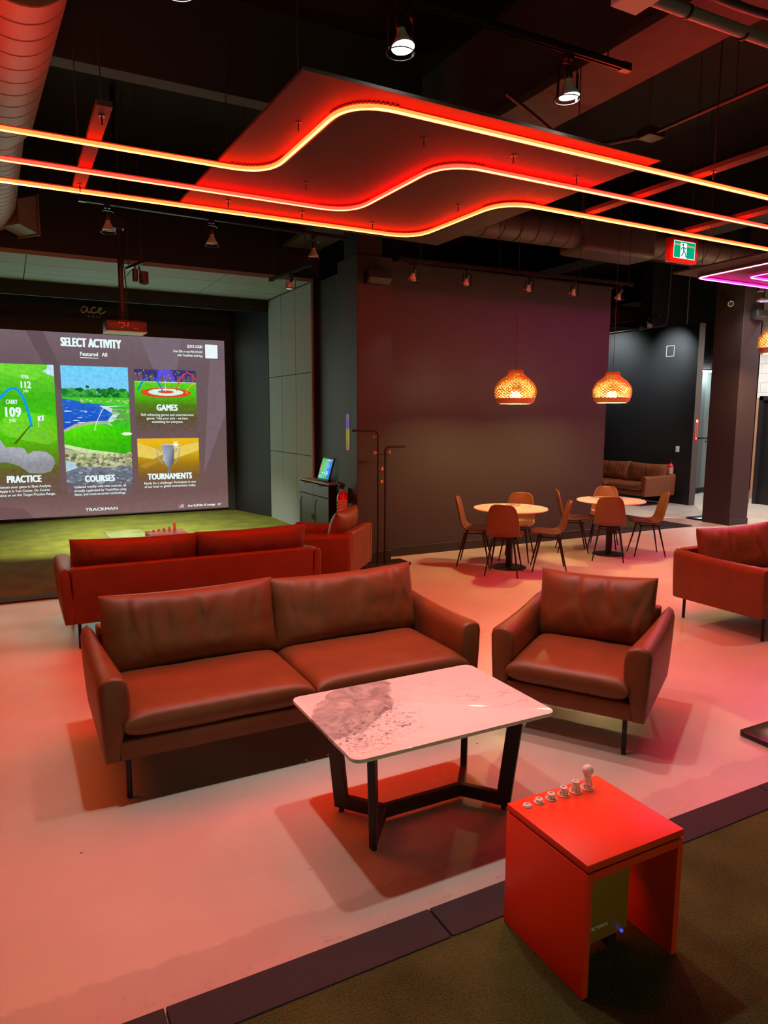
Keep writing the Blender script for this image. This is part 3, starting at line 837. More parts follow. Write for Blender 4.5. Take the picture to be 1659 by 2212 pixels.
# ------------------------------------------------------------------ track lights
M_LAMPW = emit('lamp face, lit', (0.95, 1.0, 0.97), 60.0)
M_LAMPOFF = mat('pink-lit lamp bulb', (0.55, 0.50, 0.48), 0.4)
M_CAGE = mat('black wire cage', (0.02, 0.015, 0.015), 0.35, 0.4)
def track(label, pts, rods, group=None, z1=5.3):
    root = thing('track_rail', label, 'lighting track', (0, 0, 0), 0, group)
    a, c = Vector(pts[0]), Vector(pts[1])
    d = (c - a).normalized(); s = Vector((-d.y, d.x, 0)) * 0.018
    b = B()
    for off in (-1, 1):
        q = s * 0.72 * off
        b.grid([[a + q + s * 0.28, a + q + s * 0.28 + Vector((0, 0, 0.036)), a + q - s * 0.28 + Vector((0, 0, 0.036)), a + q - s * 0.28],
                [c + q + s * 0.28, c + q + s * 0.28 + Vector((0, 0, 0.036)), c + q - s * 0.28 + Vector((0, 0, 0.036)), c + q - s * 0.28]], closed_u=True)
    b.grid([[a + s + Vector((0, 0, 0.02)), a + s + Vector((0, 0, 0.037)), a - s + Vector((0, 0, 0.037)), a - s + Vector((0, 0, 0.02))],
            [c + s + Vector((0, 0, 0.02)), c + s + Vector((0, 0, 0.037)), c - s + Vector((0, 0, 0.037)), c - s + Vector((0, 0, 0.02))]], closed_u=True)
    b.build('rail', M_STEELDK, root)
    b = B()
    for e, sg in ((a, 1), (c, -1)):
        q = e + d * sg * 0.03
        M = Matrix.Translation(q) @ Matrix.Rotation(math.atan2(d.y, d.x), 4, 'Z')
        b.box((-0.035, -0.022, -0.004), (0.035, 0.022, 0.040), M)
    b.build('end_cap', M_CAGE, root)
    for x, y in rods: rod(root, x, y, a.z + 0.03, z1, 0.0045)
    return root
def make_lamp(name, label, loc, lit, aim=(0, 0, -1), group=None, drop=0.21, k=1.0, rz=0.0, watt=0, blend=0.75, size=84, color=(1, 0.93, 0.84)):
    """open wire yoke with a PAR bulb; loc = underside of the rail"""
    root = thing(name, label, 'spot lamp', loc, rz, group)
    b = B(); b.box((-0.028 * k, -0.016 * k, -0.03 * k), (0.028 * k, 0.016 * k, 0.0)); b.tube([(0, 0, -0.03 * k), (0, 0, -0.05 * k)], 0.008 * k, 8); b.build('adapter', M_CAGE, root)
    W_, H_ = 0.072 * k, drop + 0.035 * k
    b = B()
    pts = arc_path([(-W_, 0, -H_), (-W_, 0, -0.05 * k), (W_, 0, -0.05 * k), (W_, 0, -H_)], 0.055 * k, 6)
    rows = [[p + Vector((0, -0.009 * k, 0)), p + Vector((0, 0.009 * k, 0))] for p in pts]
    b.grid(rows)
    o = b.build('yoke', M_CAGE, root)
    so = o.modifiers.new('thickness', 'SOLIDIFY'); so.thickness = 0.003
    a = Vector(aim).normalized()
    q = Vector((0, 0, -1)).rotation_difference(a).to_matrix().to_4x4()
    b = B(); b.tube([(W_ * math.cos(t_ * PI / 12), W_ * math.sin(t_ * PI / 12), -H_) for t_ in range(24)], 0.0035 * k, 6, closed=True); b.build('ring', M_CAGE, root, 60)
    T = Matrix.Translation((0, 0, -drop * 0.55)) @ q
    b = B(); b.lathe([(0.0, 0.05 * k), (0.024 * k, 0.05 * k), (0.026 * k, -0.01 * k), (0.022 * k, -0.02 * k)], (0, 0, 0), 16, T); b.build('socket', M_CAGE, root, 40)
    b = B(); b.lathe([(0.020 * k, -0.015 * k), (0.024 * k, -0.04 * k), (0.046 * k, -0.085 * k), (0.058 * k, -0.10 * k), (0.058 * k, -0.112 * k)], (0, 0, 0), 24, T)
    bulb = b.build('bulb', M_LAMPOFF, root, 40)
    b = B(); b.lathe([(0.0, -0.120 * k), (0.03 * k, -0.118 * k), (0.057 * k, -0.112 * k)], (0, 0, 0), 24, T)
    b.build('lens', M_LAMPW if lit else M_LAMPOFF, bulb, 60)
    if watt:
        ld = bpy.data.lights.new('spot', 'SPOT'); ld.energy = watt; ld.spot_size = R(size); ld.spot_blend = blend; ld.shadow_soft_size = 0.05; ld.color = color
        lo = bpy.data.objects.new('spot', ld); COL.objects.link(lo); lo.parent = root
        pos = T @ Vector((0, 0, -0.13 * k))
        lo.matrix_local = Matrix.Translation(pos) @ q
    return root
WARM = (1, 0.90, 0.78)
W0 = 118
tr = track('double-rod lighting track over the front lounge with two lit spot lamps', [(-1.2, 3.37, 3.93), (3.42, 3.35, 3.93)], [(0.3, 3.37), (3.25, 3.35)])
for x, lab in ((0.76, 'lit spot lamp above the frame on the front track'),):
    make_lamp('spot_lamp', lab, (x, 3.36, 3.93), True, (0.0, -0.06, -1), 'lamps on the front track', watt=W0)
make_lamp('spot_lamp', 'brightly lit spot lamp at the top centre, left of the two on the front track', (1.86, 3.36, 3.93), True, (0.02, -0.20, -1), 'lamps on the front track', watt=W0)
make_lamp('spot_lamp', 'brightly lit spot lamp near the end of the front track', (2.96, 3.36, 3.93), True, (0.10, -0.04, -1), 'lamps on the front track', watt=W0)
tr = track('thin lighting track with three pink unlit lamps below the neon at the left', [(0.73, 7.66, 3.90), (3.60, 7.80, 3.90)], [(1.1, 7.68), (2.4, 7.74), (3.3, 7.79)])
for x, lab in ((0.985, 'unlit caged spot lamp, left of three below the neon'), (2.02, 'unlit caged spot lamp, middle of three below the neon'), (3.20, 'unlit caged spot lamp, right of three below the neon, next to the column')):
    make_lamp('spot_lamp', lab, (x, 7.68 + (x - 0.98) * 0.05, 3.90), False, (0, 0.02, -1), 'unlit lamps over the rear lounge', drop=0.22)
tr = track('long lighting track parallel to the dark wall above the bistro tables', [(4.05, 7.30, 3.62), (7.73, 7.30, 3.66)], [(4.33, 7.3), (5.45, 7.3), (6.75, 7.3), (7.65, 7.3)])
for i, (x, lab) in enumerate(((4.24, 'caged wall lamp nearest the column'), (4.98, 'caged wall lamp, second from the column'), (5.93, 'caged wall lamp above the left bistro table'), (6.68, 'caged wall lamp between the two woven pendants'), (7.50, 'caged wall lamp at the free end of the dark wall'))):
    make_lamp('spot_lamp', lab, (x, 7.30, 3.612 + 0.0109 * (x - 4)), False, (0.0, 0.55, -1), 'lamps on the wall track', drop=0.17, k=0.85, watt=13, size=48, blend=0.9, color=(1.0, 0.86, 0.9))
tr = track('short black lighting track end-on to the camera in front of the bay', [(3.14, 9.13, 3.60), (3.23, 7.95, 3.60)], [(3.15, 9.0), (3.22, 8.1)])
make_lamp('spot_lamp', 'lit spot lamp over the right side of the golf bay', (3.19, 8.50, 3.60), True, (-0.25, 0.75, -1), None, drop=0.15, k=0.8, watt=60, size=80, color=(1, 0.95, 0.85))

# cylinder spots by the projector
root = thing('cylinder_spot', 'pair of black cylinder spots on a short bar beside the projector pole', 'spot lamp', (0, 0, 0))
b = B(); b.prism([(1.265, 8.59), (1.295, 8.60), (1.395, 8.15), (1.365, 8.14)], 3.475, 3.505); b.tube([(1.335, 8.40, 3.45), (1.335, 8.40, 3.48)], 0.01, 8); b.tube([(1.385, 8.36, 3.40), (1.37, 8.36, 3.48)], 0.01, 8); b.build('rail', M_STEELDK, root)
for x, r_, z0, z1 in ((1.335, 0.030, 3.325, 3.455), (1.425, 0.050, 3.305, 3.435)):
    b = B(); b.lathe([(0, z1), (r_, z1), (r_, z0), (r_ * 0.8, z0), (r_ * 0.8, z0 + 0.03), (0, z0 + 0.03)], (x, 8.40, 0), 24); b.build('housing', M_BLKPL, root, 40)
rod(root, 1.29, 8.55, 3.50); rod(root, 1.37, 8.2, 3.50)
for x, a in ((1.42, (-0.02, 0.70, -1)), (1.335, (0.25, 0.85, -1))):
    ld = bpy.data.lights.new('spot', 'SPOT'); ld.energy = 2100; ld.spot_size = R(56); ld.spot_blend = 0.8; ld.shadow_soft_size = 0.03; ld.color = (1, 0.93, 0.70)
    lo = bpy.data.objects.new('spot', ld); COL.objects.link(lo); lo.parent = root
    lo.matrix_local = Matrix.Translation((x, 8.41, 3.28)) @ Vector((0, 0, -1)).rotation_difference(Vector(a).normalized()).to_matrix().to_4x4()

# far side lamps
tr = track('short lighting track in front of the black far partition', [(11.80, 11.82, 3.88), (11.80, 10.42, 3.88)], [(11.8, 11.6), (11.8, 10.6)])
make_lamp('spot_lamp', 'angled spot lamp in front of the black far partition', (11.80, 10.70, 3.88), False, (0.85, 0.12, -0.60), None, drop=0.16, watt=230, size=85, blend=1.0, color=(0.85, 0.97, 1.0))
tr = track('short lighting track beside the far pillar under the magenta neon', [(10.3, 7.4, 4.05), (11.9, 7.4, 4.05)], [(10.5, 7.4), (11.7, 7.4)])
make_lamp('spot_lamp', 'lit spot lamp just under the magenta neon at the right edge', (10.62, 7.4, 4.05), True, (0.5, 0.1, -0.8), None, drop=0.17, watt=90, size=110, blend=0.8, color=(1, 0.98, 0.92))
root = thing('strip_light', 'bright white strip light hanging in the grey corridor', 'strip light', (0, 0, 0))
b = B(); b.box((14.55, 11.42, 2.93), (15.18, 11.46, 2.955)); b.build('diffuser', emit('cool strip light', (0.85, 1.0, 0.97), 190), root)
b = B(); b.box((14.54, 11.415, 2.955), (15.19, 11.465, 2.99)); b.build('housing', M_BLKPL, root)
b = B(); b.tube([(14.8, 11.44, 2.99), (14.82, 11.44, 3.1), (14.9, 11.43, 3.25), (14.92, 11.43, 5.3)], 0.005, 6); b.build('hanger_wire', M_WIRE, root)

# woven pendants
M_WEAVE = bpy.data.materials.new('bamboo weave'); t = NT(M_WEAVE)
d1 = t.n('ShaderNodeBsdfDiffuse'); d1.inputs[0].default_value = (0.70, 0.55, 0.25, 1)
d2 = t.n('ShaderNodeBsdfTranslucent'); d2.inputs[0].default_value = (0.80, 0.62, 0.25, 1)
mx = t.n('ShaderNodeMixShader'); mx.inputs[0].default_value = 0.16
t.l(d1.outputs[0], mx.inputs[1]); t.l(d2.outputs[0], mx.inputs[2]); t.l(mx.outputs[0], t.out.inputs[0])
M_WBAND = mat('bamboo band', (0.55, 0.34, 0.17), 0.6)
M_BULB = emit('warm bulb', (1.0, 0.66, 0.24), 580)
def make_pendant(label, loc, cord_top=5.3, group='woven pendant lamps'):
    root = thing('pendant_lamp', label, 'pendant lamp', loc, 0, group)     # loc: bottom centre of the shade
    prof = [(0.078, 0.405), (0.080, 0.38), (0.096, 0.345), (0.130, 0.315), (0.170, 0.285), (0.206, 0.250), (0.231, 0.212), (0.243, 0.175), (0.246, 0.14), (0.242, 0.105), (0.232, 0.068)]
    NU = 30
    sm = []
    for i in range(len(prof) - 1):
        for k in range(2): 
            f = k / 2; sm.append((prof[i][0] * (1 - f) + prof[i+1][0] * f, prof[i][1] * (1 - f) + prof[i+1][1] * f))
    sm.append(prof[-1])
    b = B()
    rows = []
    for i, (r_, z_) in enumerate(sm):
        off = (i % 2) * 0.5
        rows.append([b.bm.verts.new((r_ * math.cos(2*PI*(j+off)/NU), r_ * math.sin(2*PI*(j+off)/NU), z_)) for j in range(NU)])
    for i in range(len(sm) - 1):
        for j in range(NU):
            j2 = (j + 1) % NU
            if i % 2 == 0:
                b.bm.faces.new((rows[i][j], rows[i][j2], rows[i+1][j])); b.bm.faces.new((rows[i+1][j], rows[i][j2], rows[i+1][j2]))
            else:
                b.bm.faces.new((rows[i][j], rows[i+1][j2], rows[i+1][j])); b.bm.faces.new((rows[i][j], rows[i][j2], rows[i+1][j2]))
    o = b.build('shade', M_WEAVE, root)
    wf = o.modifiers.new('weave', 'WIREFRAME'); wf.thickness = 0.019; wf.use_even_offset = False
    b = B(); b.lathe([(0.225, 0.070), (0.235, 0.070), (0.234, 0.045), (0.220, 0.018), (0.192, 0.0), (0.178, 0.0), (0.205, 0.018), (0.222, 0.04)], (0, 0, 0), 48); b.build('rim_band', M_WBAND, root, 40)
    b = B(); b.lathe([(0.0, 0.407), (0.079, 0.407), (0.081, 0.395), (0.079, 0.372)], (0, 0, 0), 32); b.build('neck_band', M_WBAND, root, 40)
    b = B(); b.lathe([(0.0, 0.030), (0.068, 0.031), (0.071, 0.040), (0.058, 0.110), (0.045, 0.145), (0.03, 0.150), (0.0, 0.150)], (0, 0, 0), 24); b.build('bulb', M_BULB, root, 60)
    b = B(); b.lathe([(0.0, 0.150), (0.028, 0.150), (0.028, 0.25), (0.0, 0.25)], (0, 0, 0), 16); b.tube([(0, 0, 0.25), (0, 0, 0.42)], 0.006, 8); b.build('socket', M_BLKPL, root, 40)
    b = B(); b.tube([(0, 0, 0.40), (0, 0, cord_top - loc[2])], 0.0035, 6); b.build('cord', mat('dark red cord', (0.06, 0.012, 0.014), 0.6), root)
    return root
pl = make_pendant('glowing woven bamboo pendant over the left bistro table', (5.48, 6.95, 2.022))
dup(pl, (7.13, 7.0, 2.055), 0.4, 'glowing woven bamboo pendant over the right bistro table')
pl = make_pendant('glowing yellow woven pendant cut by the right edge, before the white block wall', (10.66, 7.05, 2.86), 4.90, None)
pl.scale = (1.2, 1.2, 1.2)

# ------------------------------------------------------------------ projection screen and its picture
YS = 13.60
scr = thing('projection_screen', 'large projected golf menu screen headed SELECT ACTIVITY at the back of the bay', 'screen', (0, YS, 0))
def C8(c): return (lin(c[0]), lin(c[1]), lin(c[2]), 1.0)
class Pic:
    """flat coloured shapes (x,z) stacked in thin layers on one mesh"""
    def __init__(s):
        s.bm = bmesh.new(); s.col = s.bm.loops.layers.float_color.new('Col'); s.k = 0
    def poly(s, pts, col, d=None):
        s.k += 1
        y = -(s.k * 0.0004 if d is None else d)
        vs = [s.bm.verts.new((p[0], y, p[1])) for p in pts]
        f = s.bm.faces.new(vs)
        for i, lp in enumerate(f.loops):
            c = col[i] if isinstance(col, list) else col
            lp[s.col] = C8(c)
        return s
    def rect(s, x0, z0, x1, z1, top, bot=None):
        bot = bot or top
        return s.poly([(x0, z0), (x1, z0), (x1, z1), (x0, z1)], [bot, bot, top, top])
    def strips(s, x0, z0, x1, z1, stops):
        """vertical gradient, stops = [(frac from bottom, colour)]"""
        s.k += 1; y = -s.k * 0.0004
        for (f0, c0), (f1, c1) in zip(stops, stops[1:]):
            a, b_ = z0 + (z1 - z0) * f0, z0 + (z1 - z0) * f1
            vs = [s.bm.verts.new(p) for p in ((x0, y, a), (x1, y, a), (x1, y, b_), (x0, y, b_))]
            f = s.bm.faces.new(vs)
            for lp, c in zip(f.loops, (c0, c0, c1, c1)): lp[s.col] = C8(c)
        return s
    def line(s, pts, w, col):
        s.k += 1; y = -s.k * 0.0004
        n_ = len(pts); P = [Vector((p[0], p[1])) for p in pts]; rows = []
        for i in range(n_):
            d = (P[min(n_-1, i+1)] - P[max(0, i-1)]).normalized(); q = Vector((-d.y, d.x)) * w / 2
            rows.append((s.bm.verts.new((P[i].x + q.x, y, P[i].y + q.y)), s.bm.verts.new((P[i].x - q.x, y, P[i].y - q.y))))
        for i in range(n_ - 1):
            f = s.bm.faces.new((rows[i][0], rows[i][1], rows[i+1][1], rows[i+1][0]))
            for lp in f.loops: lp[s.col] = C8(col)
        return s
    def ell(s, cx, cz, rx, rz, col, n_=32):
        return s.poly([(cx + rx * math.cos(2*PI*i/n_), cz + rz * math.sin(2*PI*i/n_)) for i in range(n_)], col)
    def blob(s, x0, x1, z0, z1, n_, size, cols, sq=0.7):
        s.k += 1; y = -s.k * 0.0004
        for _ in range(n_):
            cx, cz = rnd.uniform(x0, x1), rnd.uniform(z0, z1); r_ = size * rnd.uniform(0.5, 1.2); c = rnd.choice(cols)
            y -= 0.00002
            vs = [s.bm.verts.new((min(x1, max(x0, cx + r_ * math.cos(2*PI*i/7))), y, max(z0, min(z1 + size, cz + r_ * sq * math.sin(2*PI*i/7)))) ) for i in range(7)]
            try: f = s.bm.faces.new(vs)
            except ValueError: continue
            for lp in f.loops: lp[s.col] = C8(c)
        s.k += 6
        return s
    def build(s, name, m, parent, label=None, dy=0.0):
        me = bpy.data.meshes.new(name); s.bm.to_mesh(me); s.bm.free()
        me.materials.append(m)
        o = bpy.data.objects.new(name, me); COL.objects.link(o); o.parent = parent; o.location = (0, dy, 0)
        if label: o['label'] = label
        return o
M_PIC = picture_mat('projected picture', 1.05, 0.05, 9)
M_PICF = picture_mat('projected picture, textured', 1.05, 0.16, 16)
M_TXT = emit('projected white lettering', (0.80, 0.95, 0.95), 1.0)
p = Pic()
X0, X1, Z0, Z1 = -0.93, 3.735, 0.075, 3.265
p.strips(X0, Z0, X1, Z1, [(0, (128, 98, 96)), (0.12, (112, 84, 82)), (0.5, (104, 84, 84)), (0.85, (106, 88, 94)), (1, (116, 98, 104))])
for pts, c in (([(0.35, 3.26), (0.62, 3.26), (1.05, 2.2), (0.85, 2.2)], (98, 80, 86)), ([(2.2, 3.26), (2.95, 3.26), (2.82, 2.66), (2.42, 2.66)], (117, 102, 112)),
               ([(3.45, 2.9), (3.73, 2.9), (3.73, 1.9), (3.28, 0.75)], (120, 98, 106)), ([(-0.2, 0.3), (0.15, 0.25), (0.3, 0.08), (-0.93, 0.08), (-0.93, 0.6)], (112, 82, 84))):
    p.poly(pts, c)
p.build('image_area', M_PIC, scr)
b = B(); b.box((X0 - 0.02, 0.0, Z0 - 0.02), (X1 + 0.01, 0.012, Z1 + 0.01)); b.build('screen_fabric', mat('screen cloth', (0.05, 0.045, 0.05), 0.9), scr)
b = B(); b.box((X1 + 0.01, -0.03, 0.0), (3.87, 0.03, 3.5)); b.box((X0 - 0.02, -0.02, Z1 + 0.01), (3.87, 0.03, 3.52)); b.build('black_border', M_WALLB, scr)
def T(parent, body, x0, x1, z, size, dy=-0.012, bold=0.0, name='caption', m=M_TXT, sx=1.0):
    cx = (x0 + x1) / 2
    return text_obj(name, body, size, Matrix.Translation((cx, dy, z)) @ Matrix.Rotation(PI/2, 4, 'X'), m, parent, fit=(x1 - x0) - bold, heavy=bold, bold=0.0, spacing=1.0 + (0.07 if bold > 0.006 else 0.0))
T(scr, 'SELECT ACTIVITY', 0.885, 1.865, 3.035, 0.205, bold=0.011, name='heading')
T(scr, 'Featured', 1.185, 1.475, 2.882, 0.093, bold=0.0025); T(scr, 'All', 1.54, 1.63, 2.882, 0.093, bold=0.0025)
q = Pic(); q.rect(1.18, 2.843, 1.48, 2.853, (225, 245, 245)); q.build('underline', M_PIC, scr, dy=-0.012)
T(scr, 'QUICK LOGIN', 3.03, 3.315, 3.105, 0.078, bold=0.002); T(scr, 'Scan QR or use PIN 292102', 2.78, 3.315, 3.015, 0.056, bold=0.0015); T(scr, 'with TrackMan Golf App', 2.85, 3.32, 2.945, 0.056, bold=0.0015)
q = Pic(); q.poly(rrect(3.365, 2.925, 3.60, 3.18, 0.015), (232, 242, 246)); q.build('plain_tile', M_PIC, scr, dy=-0.012)
T(scr, 'TRACKMAN', 1.14, 1.685, 0.145, 0.075, bold=0.002)
T(scr, 'Ace Golf Bar & Lounge', 2.95, 3.475, 0.125, 0.062, bold=0.002)
q = Pic()
for i, w in enumerate((0.075, 0.075, 0.05)): q.rect(3.52, 0.155 - i * 0.016, 3.52 + w, 0.162 - i * 0.016, (225, 240, 245))
q.poly(rrect(2.765, 0.105, 2.885, 0.185, 0.01), (130, 108, 118))
q.rect(2.785, 0.115, 2.87, 0.175, (225, 190, 205))
for i in range(4): q.rect(2.785, 0.115 + i * 0.0165, 2.87, 0.122 + i * 0.0165, (205, 110, 150))
q.rect(2.785, 0.143, 2.82, 0.175, (105, 90, 175)); q.build('menu_icons', M_PIC, scr, dy=-0.012)
# practice card
GR = (70, 190, 25)
q = Pic(); a0, a1 = -0.36, 0.752
q.strips(a0, 0.42, a1, 2.705, [(0, (108, 84, 80)), (0.14, (104, 84, 64)), (0.22, (98, 92, 40)), (0.36, (92, 150, 22)), (0.5, (72, 200, 10)), (0.75, (64, 180, 24)), (1, (110, 212, 50))])
q.poly([(a0, 2.62), (0.10, 2.50), (0.46, 2.44), (0.56, 2.52), (0.50, 2.60), (0.57, 2.705), (a0, 2.705)], (112, 215, 52))
q.poly([(0.57, 2.60), (0.64, 2.63), (0.66, 2.705), (0.752, 2.705), (0.752, 2.51), (0.66, 2.54)], (190, 225, 240))
q.poly([(-0.2, 1.62), (-0.05, 1.80), (0.15, 1.88), (0.35, 1.90), (0.60, 1.86), (0.752, 1.84), (0.752, 1.44), (0.62, 1.34), (0.28, 1.41), (-0.04, 1.5)], [(100, 205, 30), (110, 215, 40), (95, 210, 25), (90, 215, 20), (95, 205, 30), (80, 190, 20), (110, 190, 30), (120, 190, 40), (120, 200, 40), (110, 205, 40)])
q.poly([(0.06, 1.36), (0.11, 1.36), (0.35, 1.67), (0.33, 1.68)], (70, 110, 15))
q.poly([(a0, 1.45), (-0.13, 1.43), (-0.06, 1.31), (0.07, 1.31), (0.22, 1.29), (0.27, 1.18), (0.37, 1.24), (0.56, 1.22), (0.67, 1.13), (0.69, 1.02), (0.62, 0.88), (0.46, 0.84), (0.28, 0.86), (0.12, 0.99), (-0.05, 1.05), (a0, 1.05)], [(165, 170, 178)] * 8 + [(140, 140, 146)] * 8)
q.line([(-0.36, 1.7), (-0.2, 1.98), (-0.09, 2.13), (0.0, 2.24), (0.07, 2.29), (0.12, 2.30), (0.17, 2.28), (0.215, 2.22), (0.26, 2.12), (0.29, 2.03), (0.32, 1.88), (0.34, 1.78), (0.352, 1.68)], 0.042, (20, 150, 235))
q.ell(0.352, 1.67, 0.028, 0.014, (0, 120, 230))
for x, z in ((0.36, 1.82), (0.16, 1.61), (0.34, 1.58), (0.41, 1.54), (0.31, 1.48), (0.55, 1.52), (0.60, 1.36)): q.ell(x, z, 0.022, 0.010, (30, 170, 205), 12)
q.line([(0.468, 1.64), (0.462, 1.83)], 0.008, (220, 240, 220)); q.poly([(0.464, 1.75), (0.552, 1.76), (0.552, 1.845), (0.46, 1.83)], (235, 245, 240))
pc = q.build('practice_card', M_PICF, scr, dy=-0.004)
for body, x0, x1, z, sz, bo in (('TOTAL', 0.24, 0.362, 2.465, 0.085, .002), ('112', 0.222, 0.375, 2.305, 0.155, .006), ('yds', 0.262, 0.338, 2.235, 0.08, .001), ('CARRY', -0.01, 0.165, 2.035, 0.105, .0025), ('109', -0.04, 0.195, 1.825, 0.225, .009), ('yds', 0.02, 0.122, 1.735, 0.10, .001),
                                ('PRACTICE', -0.07, 0.455, 0.705, 0.165, .008), ('Sharpen your game in Shot Analysis.', -0.215, 0.61, 0.61, 0.06, .001), ('Apply it in Test Center, On Course', -0.19, 0.58, 0.54, 0.06, .001), ('Practice or on the Target Practice Range.', -0.27, 0.665, 0.47, 0.06, .001)):
    T(pc, body, x0, x1, z, sz, -0.022, bo)
T(pc, '2', 0.49, 0.525, 1.772, 0.065, -0.022, .001, m=mat('dark numeral', (0.01, 0.02, 0.05), 0.6))
# courses card
q = Pic(); c0, c1 = 0.856, 1.965
q.strips(c0, 0.40, c1, 2.705, [(0, (112, 88, 88)), (0.12, (100, 92, 100)), (0.2, (104, 112, 124)), (0.28, (120, 132, 140)), (0.30, (110, 120, 130)), (0.72, (110, 150, 200)), (0.78, (120, 200, 240)), (1, (112, 205, 245))])
q.rect(c0, 1.45, c1, 2.17, (40, 100, 200), (20, 75, 190))
q.blob(c0, c1, 1.66, 2.12, 70, 0.035, [(60, 125, 215), (15, 60, 170), (35, 90, 200), (90, 150, 220)], 0.22)
q.blob(c0 + 0.02, 1.25, 1.70, 1.95, 8, 0.07, [(225, 240, 245)], 0.12)
q.poly([(c0, 2.14), (1.1, 2.10), (1.4, 2.05), (c1, 2.0), (c1, 2.22), (c0, 2.22)], (70, 200, 40))
q.blob(c0, c1, 2.165, 2.30, 150, 0.055, [(30, 120, 45), (45, 150, 50), (25, 95, 45), (70, 170, 60)], 0.8)
q.line([(1.285, 2.2), (1.28, 2.36)], 0.008, (70, 90, 70)); q.blob(1.25, 1.30, 2.33, 2.36, 5, 0.03, [(25, 80, 40)], 0.8)
q.blob(1.15, c1, 2.06, 2.13, 50, 0.04, [(60, 195, 40), (200, 205, 150), (90, 205, 60), (180, 175, 130)], 0.35)
q.poly([(1.45, 2.02), (c1, 2.02), (c1, 1.4), (1.55, 1.72), (1.68, 1.88)], (195, 225, 220))
q.poly([(1.62, 2.00), (c1, 2.02), (c1, 1.42), (1.60, 1.72), (1.72, 1.76), (1.80, 1.88)], (60, 190, 35))
q.blob(1.66, c1, 1.76, 1.96, 45, 0.045, [(175, 170, 140), (130, 130, 105), (70, 190, 40), (60, 170, 45)], 0.4)
q.poly([(c0, 1.60), (1.05, 1.70), (1.32, 1.745), (1.60, 1.755), (1.60, 1.70), (1.32, 1.69), (1.0, 1.62), (c0, 1.54)], (175, 180, 150))
q.poly([(c0, 1.55), (1.05, 1.64), (1.32, 1.70), (1.58, 1.69), (1.80, 1.62), (c1, 1.60), (c1, 1.10), (1.77, 1.16), (1.4, 1.22), (c0, 1.33)], [(75, 215, 10), (85, 225, 15), (80, 225, 15), (70, 215, 10), (60, 205, 10), (60, 200, 10), (50, 160, 15), (55, 160, 15), (60, 170, 15), (70, 190, 15)])
q.ell(1.90, 1.52, 0.09, 0.028, (225, 235, 215))
q.poly([(c0, 1.345), (1.3, 1.24), (1.77, 1.17), (c1, 1.13), (c1, 1.02), (1.7, 1.10), (1.2, 1.18), (c0, 1.29)], (200, 222, 165))
q.poly([(c0, 1.27), (1.2, 1.19), (1.77, 1.10), (c1, 1.06), (c1, 0.90), (1.5, 0.92), (1.13, 0.94), (c0, 1.08)], (175, 180, 140))
q.blob(c0, c1, 0.95, 1.16, 170, 0.042, [(200, 200, 160), (150, 150, 115), (105, 105, 80), (185, 180, 140), (120, 150, 70)], 0.75)
q.blob(c0, c1, 0.62, 0.93, 120, 0.06, [(120, 128, 140), (95, 102, 115), (150, 160, 170), (110, 115, 128)], 0.4)
q.poly([(c0, 1.06), (0.98, 1.03), (1.05, 0.93), (c0, 0.86)], (175, 200, 215))
q.line([(1.355, 1.58), (1.40, 1.74), (1.46, 1.87), (1.52, 1.98)], 0.011, (220, 245, 240))
cc = q.build('courses_card', M_PICF, scr, dy=-0.004)
for body, x0, x1, z, sz, bo in (('COURSES', 1.155, 1.655, 0.675, 0.16, .008), ('Updated weekly with new courses, all', 0.97, 1.84, 0.57, 0.062, .001), ('virtually replicated by TrackMan using', 0.965, 1.845, 0.50, 0.062, .001), ('latest and most accurate technology.', 0.975, 1.835, 0.435, 0.062, .001)):
    T(cc, body, x0, x1, z, sz, -0.034, bo)
# games card
q = Pic(); g0, g1 = 2.068, 3.178
q.strips(g0, 1.565, g1, 2.685, [(0, (104, 82, 78)), (0.22, (92, 80, 50)), (0.42, (84, 120, 25)), (0.6, (75, 190, 20)), (0.80, (90, 205, 35)), (0.801, (60, 50, 130)), (1, (58, 52, 110))])
q.poly([(2.45, 2.475), (2.80, 2.465), (2.72, 2.685), (2.50, 2.685)], (90, 80, 215))
for x, w, h in ((2.10, .06, .15), (2.18, .07, .17), (2.29, .05, .1), (2.38, .06, .14), (2.56, .05, .12), (2.66, .05, .13), (2.86, .06, .12), (2.95, .05, .16), (3.04, .06, .12), (3.12, .06, .17)):
    q.rect(x - w/2, 2.46, x + w/2, 2.46 + h, (95, 78, 92), (120, 90, 80))
q.rect(g0, 2.455, g1, 2.467, (210, 225, 210))
q.ell(2.625, 2.268, 0.455, 0.092, (214, 76, 38)); q.ell(2.62, 2.278, 0.315, 0.064, (205, 240, 225)); q.ell(2.62, 2.284, 0.14, 0.028, (214, 76, 38))
q.line([(2.12, 2.30), (2.17, 2.40), (2.23, 2.49), (2.30, 2.535), (2.36, 2.545), (2.43, 2.52), (2.49, 2.45), (2.53, 2.37), (2.56, 2.29)], 0.022, (20, 110, 220))
q.line([(2.81, 2.31), (2.84, 2.42), (2.89, 2.54), (2.96, 2.62), (3.03, 2.64), (3.10, 2.61), (3.178, 2.51)], 0.020, (230, 60, 70))
q.line([(2.99, 2.26), (3.02, 2.34), (3.07, 2.41), (3.12, 2.44), (3.178, 2.45)], 0.018, (240, 175, 20))
q.line([(2.615, 2.29), (2.612, 2.50)], 0.007, (225, 235, 225)); q.poly([(2.61, 2.45), (2.625, 2.47), (2.61, 2.50)], (240, 170, 40))
q.blob(g0, g1 - 0.02, 2.36, 2.67, 60, 0.010, [(240, 200, 40), (230, 60, 170), (60, 210, 210), (120, 220, 60), (230, 80, 50), (150, 80, 230)], 1.0)
gc = q.build('games_card', M_PICF, scr, dy=-0.004)
